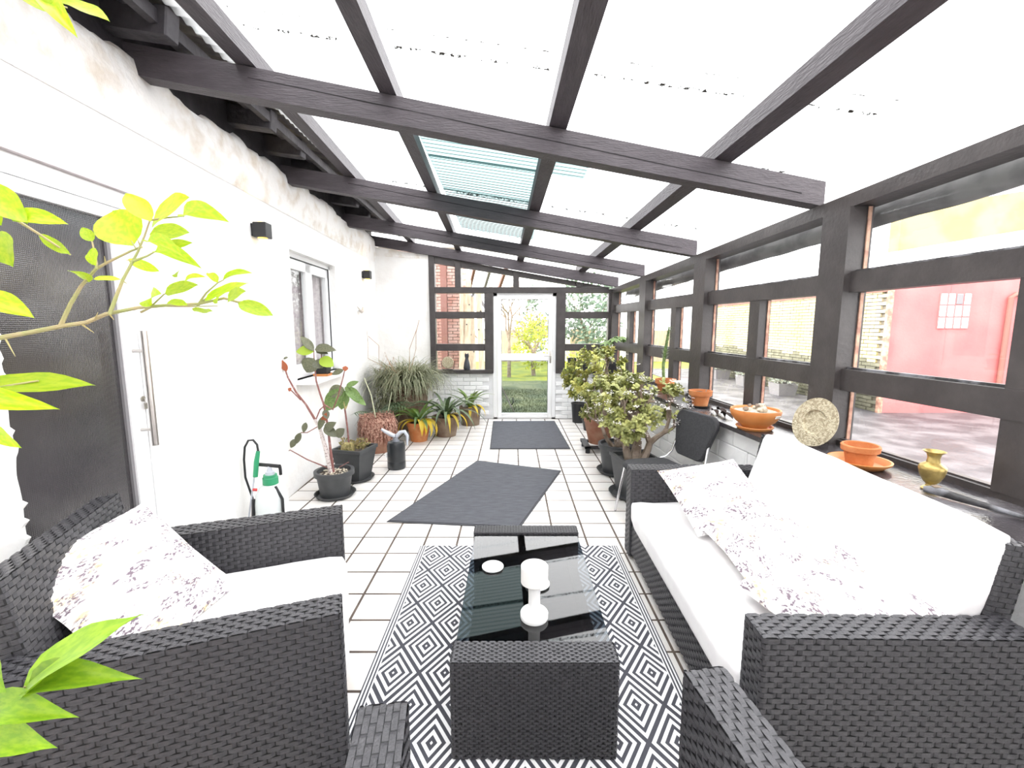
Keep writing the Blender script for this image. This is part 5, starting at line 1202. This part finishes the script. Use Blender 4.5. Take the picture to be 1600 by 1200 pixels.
# outbuilding across the yard
ob = thing('outbuilding', 'brick and pink rendered outbuilding across the courtyard', 'building', (7, 8, oz))
XB, YP = 7.25, 8.72                     # brick face along the yard, pink face towards the house
def ow(x, y, z): return Vector((x - 7, y - 8, z - oz))
obj('mortar_wall', G().box(ow(XB + .02, YP + .05, oz), ow(XB + .4, 17.6, 2.35)), M['mortar2'], ob)
bk = G(); bkd = G(); r7 = random.Random(8)
for c in range(32):
    z = oz + .037 + c * .075
    y = YP + .06 + (.12 if c % 2 else 0)
    while y < 17.4:
        g_ = bkd if z < .95 + .25 * mnoise.noise((y * .7, 1, 0)) else bk
        d_ = r7.uniform(0, .012); a, b = ow(XB - .015 - d_, y, z - .031), ow(XB + .03, y + .225, z + .031)
        g_.add([(a.x, a.y, a.z), (a.x, b.y, a.z), (a.x, b.y, b.z), (a.x, a.y, b.z), (b.x, a.y, a.z), (b.x, b.y, a.z), (b.x, b.y, b.z), (b.x, a.y, b.z)], [(0, 3, 2, 1), (0, 4, 7, 3), (1, 2, 6, 5), (3, 7, 6, 2), (0, 1, 5, 4)]); y += .24
tag(obj('brickwork', bk, M['brick'], ob), kind='stuff'); tag(obj('lower_brickwork', bkd, M['brickdark'], ob), kind='stuff')
obj('lintel_band', G().box(ow(XB - .04, YP + .05, 2.30), ow(XB + .1, 17.6, 2.42)), M['lintel'], ob)
pk = obj('pink_wall', G().box(ow(XB + .05, YP, oz), ow(13.5, YP + .25, 2.72)), M['pink'], ob)
obj('side_wall', G().box(ow(13.2, YP + .25, oz), ow(13.5, 12.5, 2.72)).box(ow(XB + .4, 12.2, oz), ow(13.5, 12.5, 2.72)), M['whitewall'], ob)
def pwx(px, py): q = ony(px, py, YP); return ow(q.x, q.y, q.z)
w0, w1, w2 = pwx(1330, 392), pwx(1700, 334), pwx(1330, 300)
zt = 2.72 - oz
obj('white_upper_wall', G().quadprism([(XB + .05 - 7, YP - 8 + .01, zt), (6.5, YP - 8 + .01, zt), (6.5, YP - 8 + .01, w1.z + .35), (XB + .05 - 7, YP - 8 + .01, w0.z)], (0, .24, 0)), M['whitewall'], ob)
obj('ochre_upper_wall', G().quadprism([(XB + .05 - 7, YP - 8 + .005, w0.z), (6.5, YP - 8 + .005, w1.z + .35), (6.5, YP - 8 + .005, w1.z + 1.0), (XB + .05 - 7, YP - 8 + .005, w0.z + .75)], (0, .24, 0)), M['yellowwall'], ob)
obj('corner_board', G().box(ow(XB - .03, YP - .02, oz), ow(XB + .05, YP + .05, 2.35)), M['bead'], ob)
p0 = ony(1562, 600, YP - .07); obj('pipe', G().tube([ow(p0.x, YP - .06, .3), ow(p0.x, YP - .06, 2.18), ow(p0.x + .08, YP - .06, 2.24), ow(p0.x + .9, YP - .06, 2.24)], .045, 10), M['lintel'], ob, smooth=True)
g0, g1 = ony(1462, 514, YP), ony(1518, 458, YP)
wnd = obj('glass_block_window', G().box(ow(g0.x, YP - .015, g0.z), ow(g1.x, YP + .02, g1.z)), M['pink'], ob)
dx_, dz_ = (g1.x - g0.x) / 4, (g1.z - g0.z) / 3
for i in range(4):
    for j in range(3):
        obj('glass_block', G().box(ow(g0.x + dx_ * i + .012, YP - .03, g0.z + dz_ * j + .012), ow(g0.x + dx_ * (i + 1) - .012, YP - .01, g0.z + dz_ * (j + 1) - .012), bev=.01, seg=1), M['slate'] if (i, j) == (2, 2) else M['glassblock'], wnd)
# planters with straggly shrubs at the foot of that wall
sh = pm('grey shrub', (.16, .18, .15), .8, (.26, .28, .24), 8.)
for k in range(4):
    y = 9.35 + k * 1.7; t = thing('planter_box', 'low planter with straggly grey shrub, %s one along the brick wall from the pink wall' % ('first', 'second', 'third', 'fourth')[k], 'planter', (6.74, y, oz), 0, 'planters along the brick wall')
    obj('box', G().frustum(.20, .24, 0, .30, .02, 0, .05), M['slate'], t); obj('soil', G().box((-.2, -.2, .2), (.2, .2, .255)), M['soil'], t)
    tag(obj('foliage', scrub(.34, .30, .72, 420, 60 + k, .022, .09), sh, t), kind='stuff')
# brick shed and timber seen through the end window
bsd = thing('brick_shed', 'red brick shed wall with a brown post seen through the end window', 'building', (-1.9, 11.2, oz))
obj('mortar_wall', G().box((-3.2, .03, 0), (.62, .5, 3.6)), M['mortar2'], bsd)
bk = G()
for c in range(47):
    z = .037 + c * .075; x = -1.0 + (.12 if c % 2 else 0)
    while x < .56:
        d_ = r7.uniform(0, .012); bk.add([(x, -d_, z - .031), (x + .225, -d_, z - .031), (x + .225, -d_, z + .031), (x, -d_, z + .031), (x, .04, z - .031), (x + .225, .04, z - .031), (x + .225, .04, z + .031), (x, .04, z + .031)], [(0, 1, 2, 3), (3, 2, 6, 7), (0, 3, 7, 4), (1, 5, 6, 2), (0, 4, 5, 1)]); x += .24
tag(obj('brickwork', bk, M['redbrick'], bsd), kind='stuff')
obj('post', G().box((.17, -.16, 0), (.31, -.01, 3.4)), M['browntimber'], bsd); obj('post', G().box((.64, -.30, 0), (.72, -.2, 3.3)), M['plank'], bsd)
for k, (x, tp, l) in enumerate(((1.36, .08, 2.5), (1.52, .02, 2.8), (1.68, -.08, 2.4), (1.90, -.12, 2.6))):
    t = thing('leaning_plank', 'pale sawn plank with knot holes, %s plank counted from the brick shed' % ('first', 'second', 'third', 'fourth')[k], 'plank', (-2.6 + x, 10.75, oz), 0, 'planks leaning by the shed')
    g = G().beam((0, 0, 0), (tp, .35, l), .14, .03, up=(0, -1, 0)); b_ = obj('board', g, M['plank'], t)
    for j in range(3): p = Vector((0, 0, 0)).lerp(Vector((tp, .35, l)), .45 + .17 * j); obj('knot_hole', G().lathe([(0, 0), (.018, 0), (.018, .004), (0, .005)], 10, M=Matrix.Translation(p + Vector((.03 * (-1) ** j, -.018, 0))) @ Matrix.Rotation(R(90), 4, 'X')), M['seal'], b_)
pc_ = thing('carport_frame', 'dark timber lean-to frame with rafters beyond the end window', 'shelter', (-1.35, 13.2, oz))
for k in range(4): obj('rafter', G().beam((-.3 + k * .42, 0, 2.75 + .0 * k), (-.05 + k * .42, -1.1, 3.25), .07, .12), M['browntimber'] if k % 2 else M['slate'], pc_)
obj('beam', G().box((-.5, -.06, 2.62), (1.25, .06, 2.76)), M['slate'], pc_)
for x in (-.4, .72): obj('post', G().box((x, -.05, 0), (x + .1, .05, 2.62)), M['slate'], pc_)
for a, b in (((-.35, 0, 1.9), (.25, 0, 2.62)), ((.75, 0, 1.9), (.35, 0, 2.62))): obj('brace', G().beam(a, b, .07, .08, up=(0, 1, 0)), M['slate'], pc_)
# garden rake by the door, trees, hedge, shrubs
t = thing('garden_tool', 'long-handled garden tool leaning outside against the garden door glass', 'tool', (.06, YB + .55, oz)); obj('shaft', G().tube([(.02, -.05, 0), (-.26, -.30, .62), (-.42, -.36, 1.0)], .014, 8), M['steel'], t, smooth=True); obj('head', G().tube([(-.08, -.10, .22), (-.03, -.16, .30), (-.05, -.12, .38)], .010, 6), M['blackrub'], t, smooth=True)
def tree(label, pos, h, crown_r, n, mat, seed, kind='tree', tr=.08, up=.35, lsz=.10, group='garden trees', bare=False):
    t = thing('garden_' + kind, label, kind, (*pos, oz - .02), 0, group); r_ = random.Random(seed); g = G(); ends = []
    def gr_(p, d, L_, rad, lev):
        q_ = p + d * L_; g.tube([p, (p + q_) / 2 + Vector((r_.gauss(0, .03), r_.gauss(0, .03), 0)), q_], [rad, rad * .85, rad * .65], 6, cap=False); ends.append(q_)
        if lev >= (5 if bare else 3): return
        for i in range(3 if lev < 3 else 2):
            nd = (d + Vector((r_.gauss(0, .6), r_.gauss(0, .6), r_.gauss(.15, .35)))).normalized(); gr_(q_, nd, L_ * r_.uniform(.55, .8), rad * .6, lev + 1)
    gr_(Vector((0, 0, 0)), Vector((0, 0, 1)), h * (up if not bare else .38), tr, 0)
    obj('branches', g, M['bark'], t, smooth=True)
    if not bare:
        lf = G()
        for _ in range(n):
            u = Vector((r_.gauss(0, 1), r_.gauss(0, 1), r_.gauss(0, 1))).normalized() * (r_.random() ** .4); c = Vector((u.x * crown_r, u.y * crown_r, h * .55 + u.z * h * .45))
            if mnoise.noise((c.x * 1.6 + seed, c.y * 1.6, c.z * 1.6)) < -.08: continue
            d = Vector((r_.gauss(0, 1), r_.gauss(0, 1), r_.gauss(0, .7))).normalized(); s_ = d.orthogonal().normalized() * lsz * .35; l = lsz * r_.uniform(.7, 1.3)
            lf.add([c, c + d * l * .5 + s_, c + d * l, c + d * l * .5 - s_], [(0, 1, 2, 3)])
        tag(obj('foliage', lf, M[mat], t), kind='stuff')
    return t
tree('grey-green conifer beyond the lawn behind the glazed corner', (3.2, 19.5), 4.2, 1.5, 2600, 'hedge', 3, 'conifer', group=None, lsz=.2)
tree('tall pale shrub to the left of the grey-green conifer', (1.0, 19.3), 3.4, .6, 900, 'hedge', 5, 'shrub', group=None, lsz=.16)
tree('yellow-leaved shrub behind the garden door glass', (.75, 15.5), 2.2, .8, 1200, 'shrub', 9, 'shrub', group=None, lsz=.12)
tree('low yellow bush at the far side of the lawn', (2.6, 16.5), .9, 1.4, 900, 'shrub', 12, 'bush', group=None, lsz=.10)
tree('bare dark-branched tree seen through the garden door', (-.10, 15.0), 3.2, .6, 0, 'shrub', 15, 'tree', .07, group=None, bare=True)
tree('bare small tree beside the shed, seen through the garden door', (-.70, 17.2), 2.8, .6, 0, 'shrub', 19, 'tree', .05, group=None, bare=True)
fw = thing('garden_fence', 'grey panel fence at the end of the garden', 'fence', (0, 21.5, oz - .02))
for k in range(16): obj('fence_board', G().box((-8 + k * 1.2, 0, 0), (-8 + k * 1.2 + 1.17, .04, 1.5 + .05 * (k % 2))), M['whitewall'] if k % 3 else M['plank'], fw)
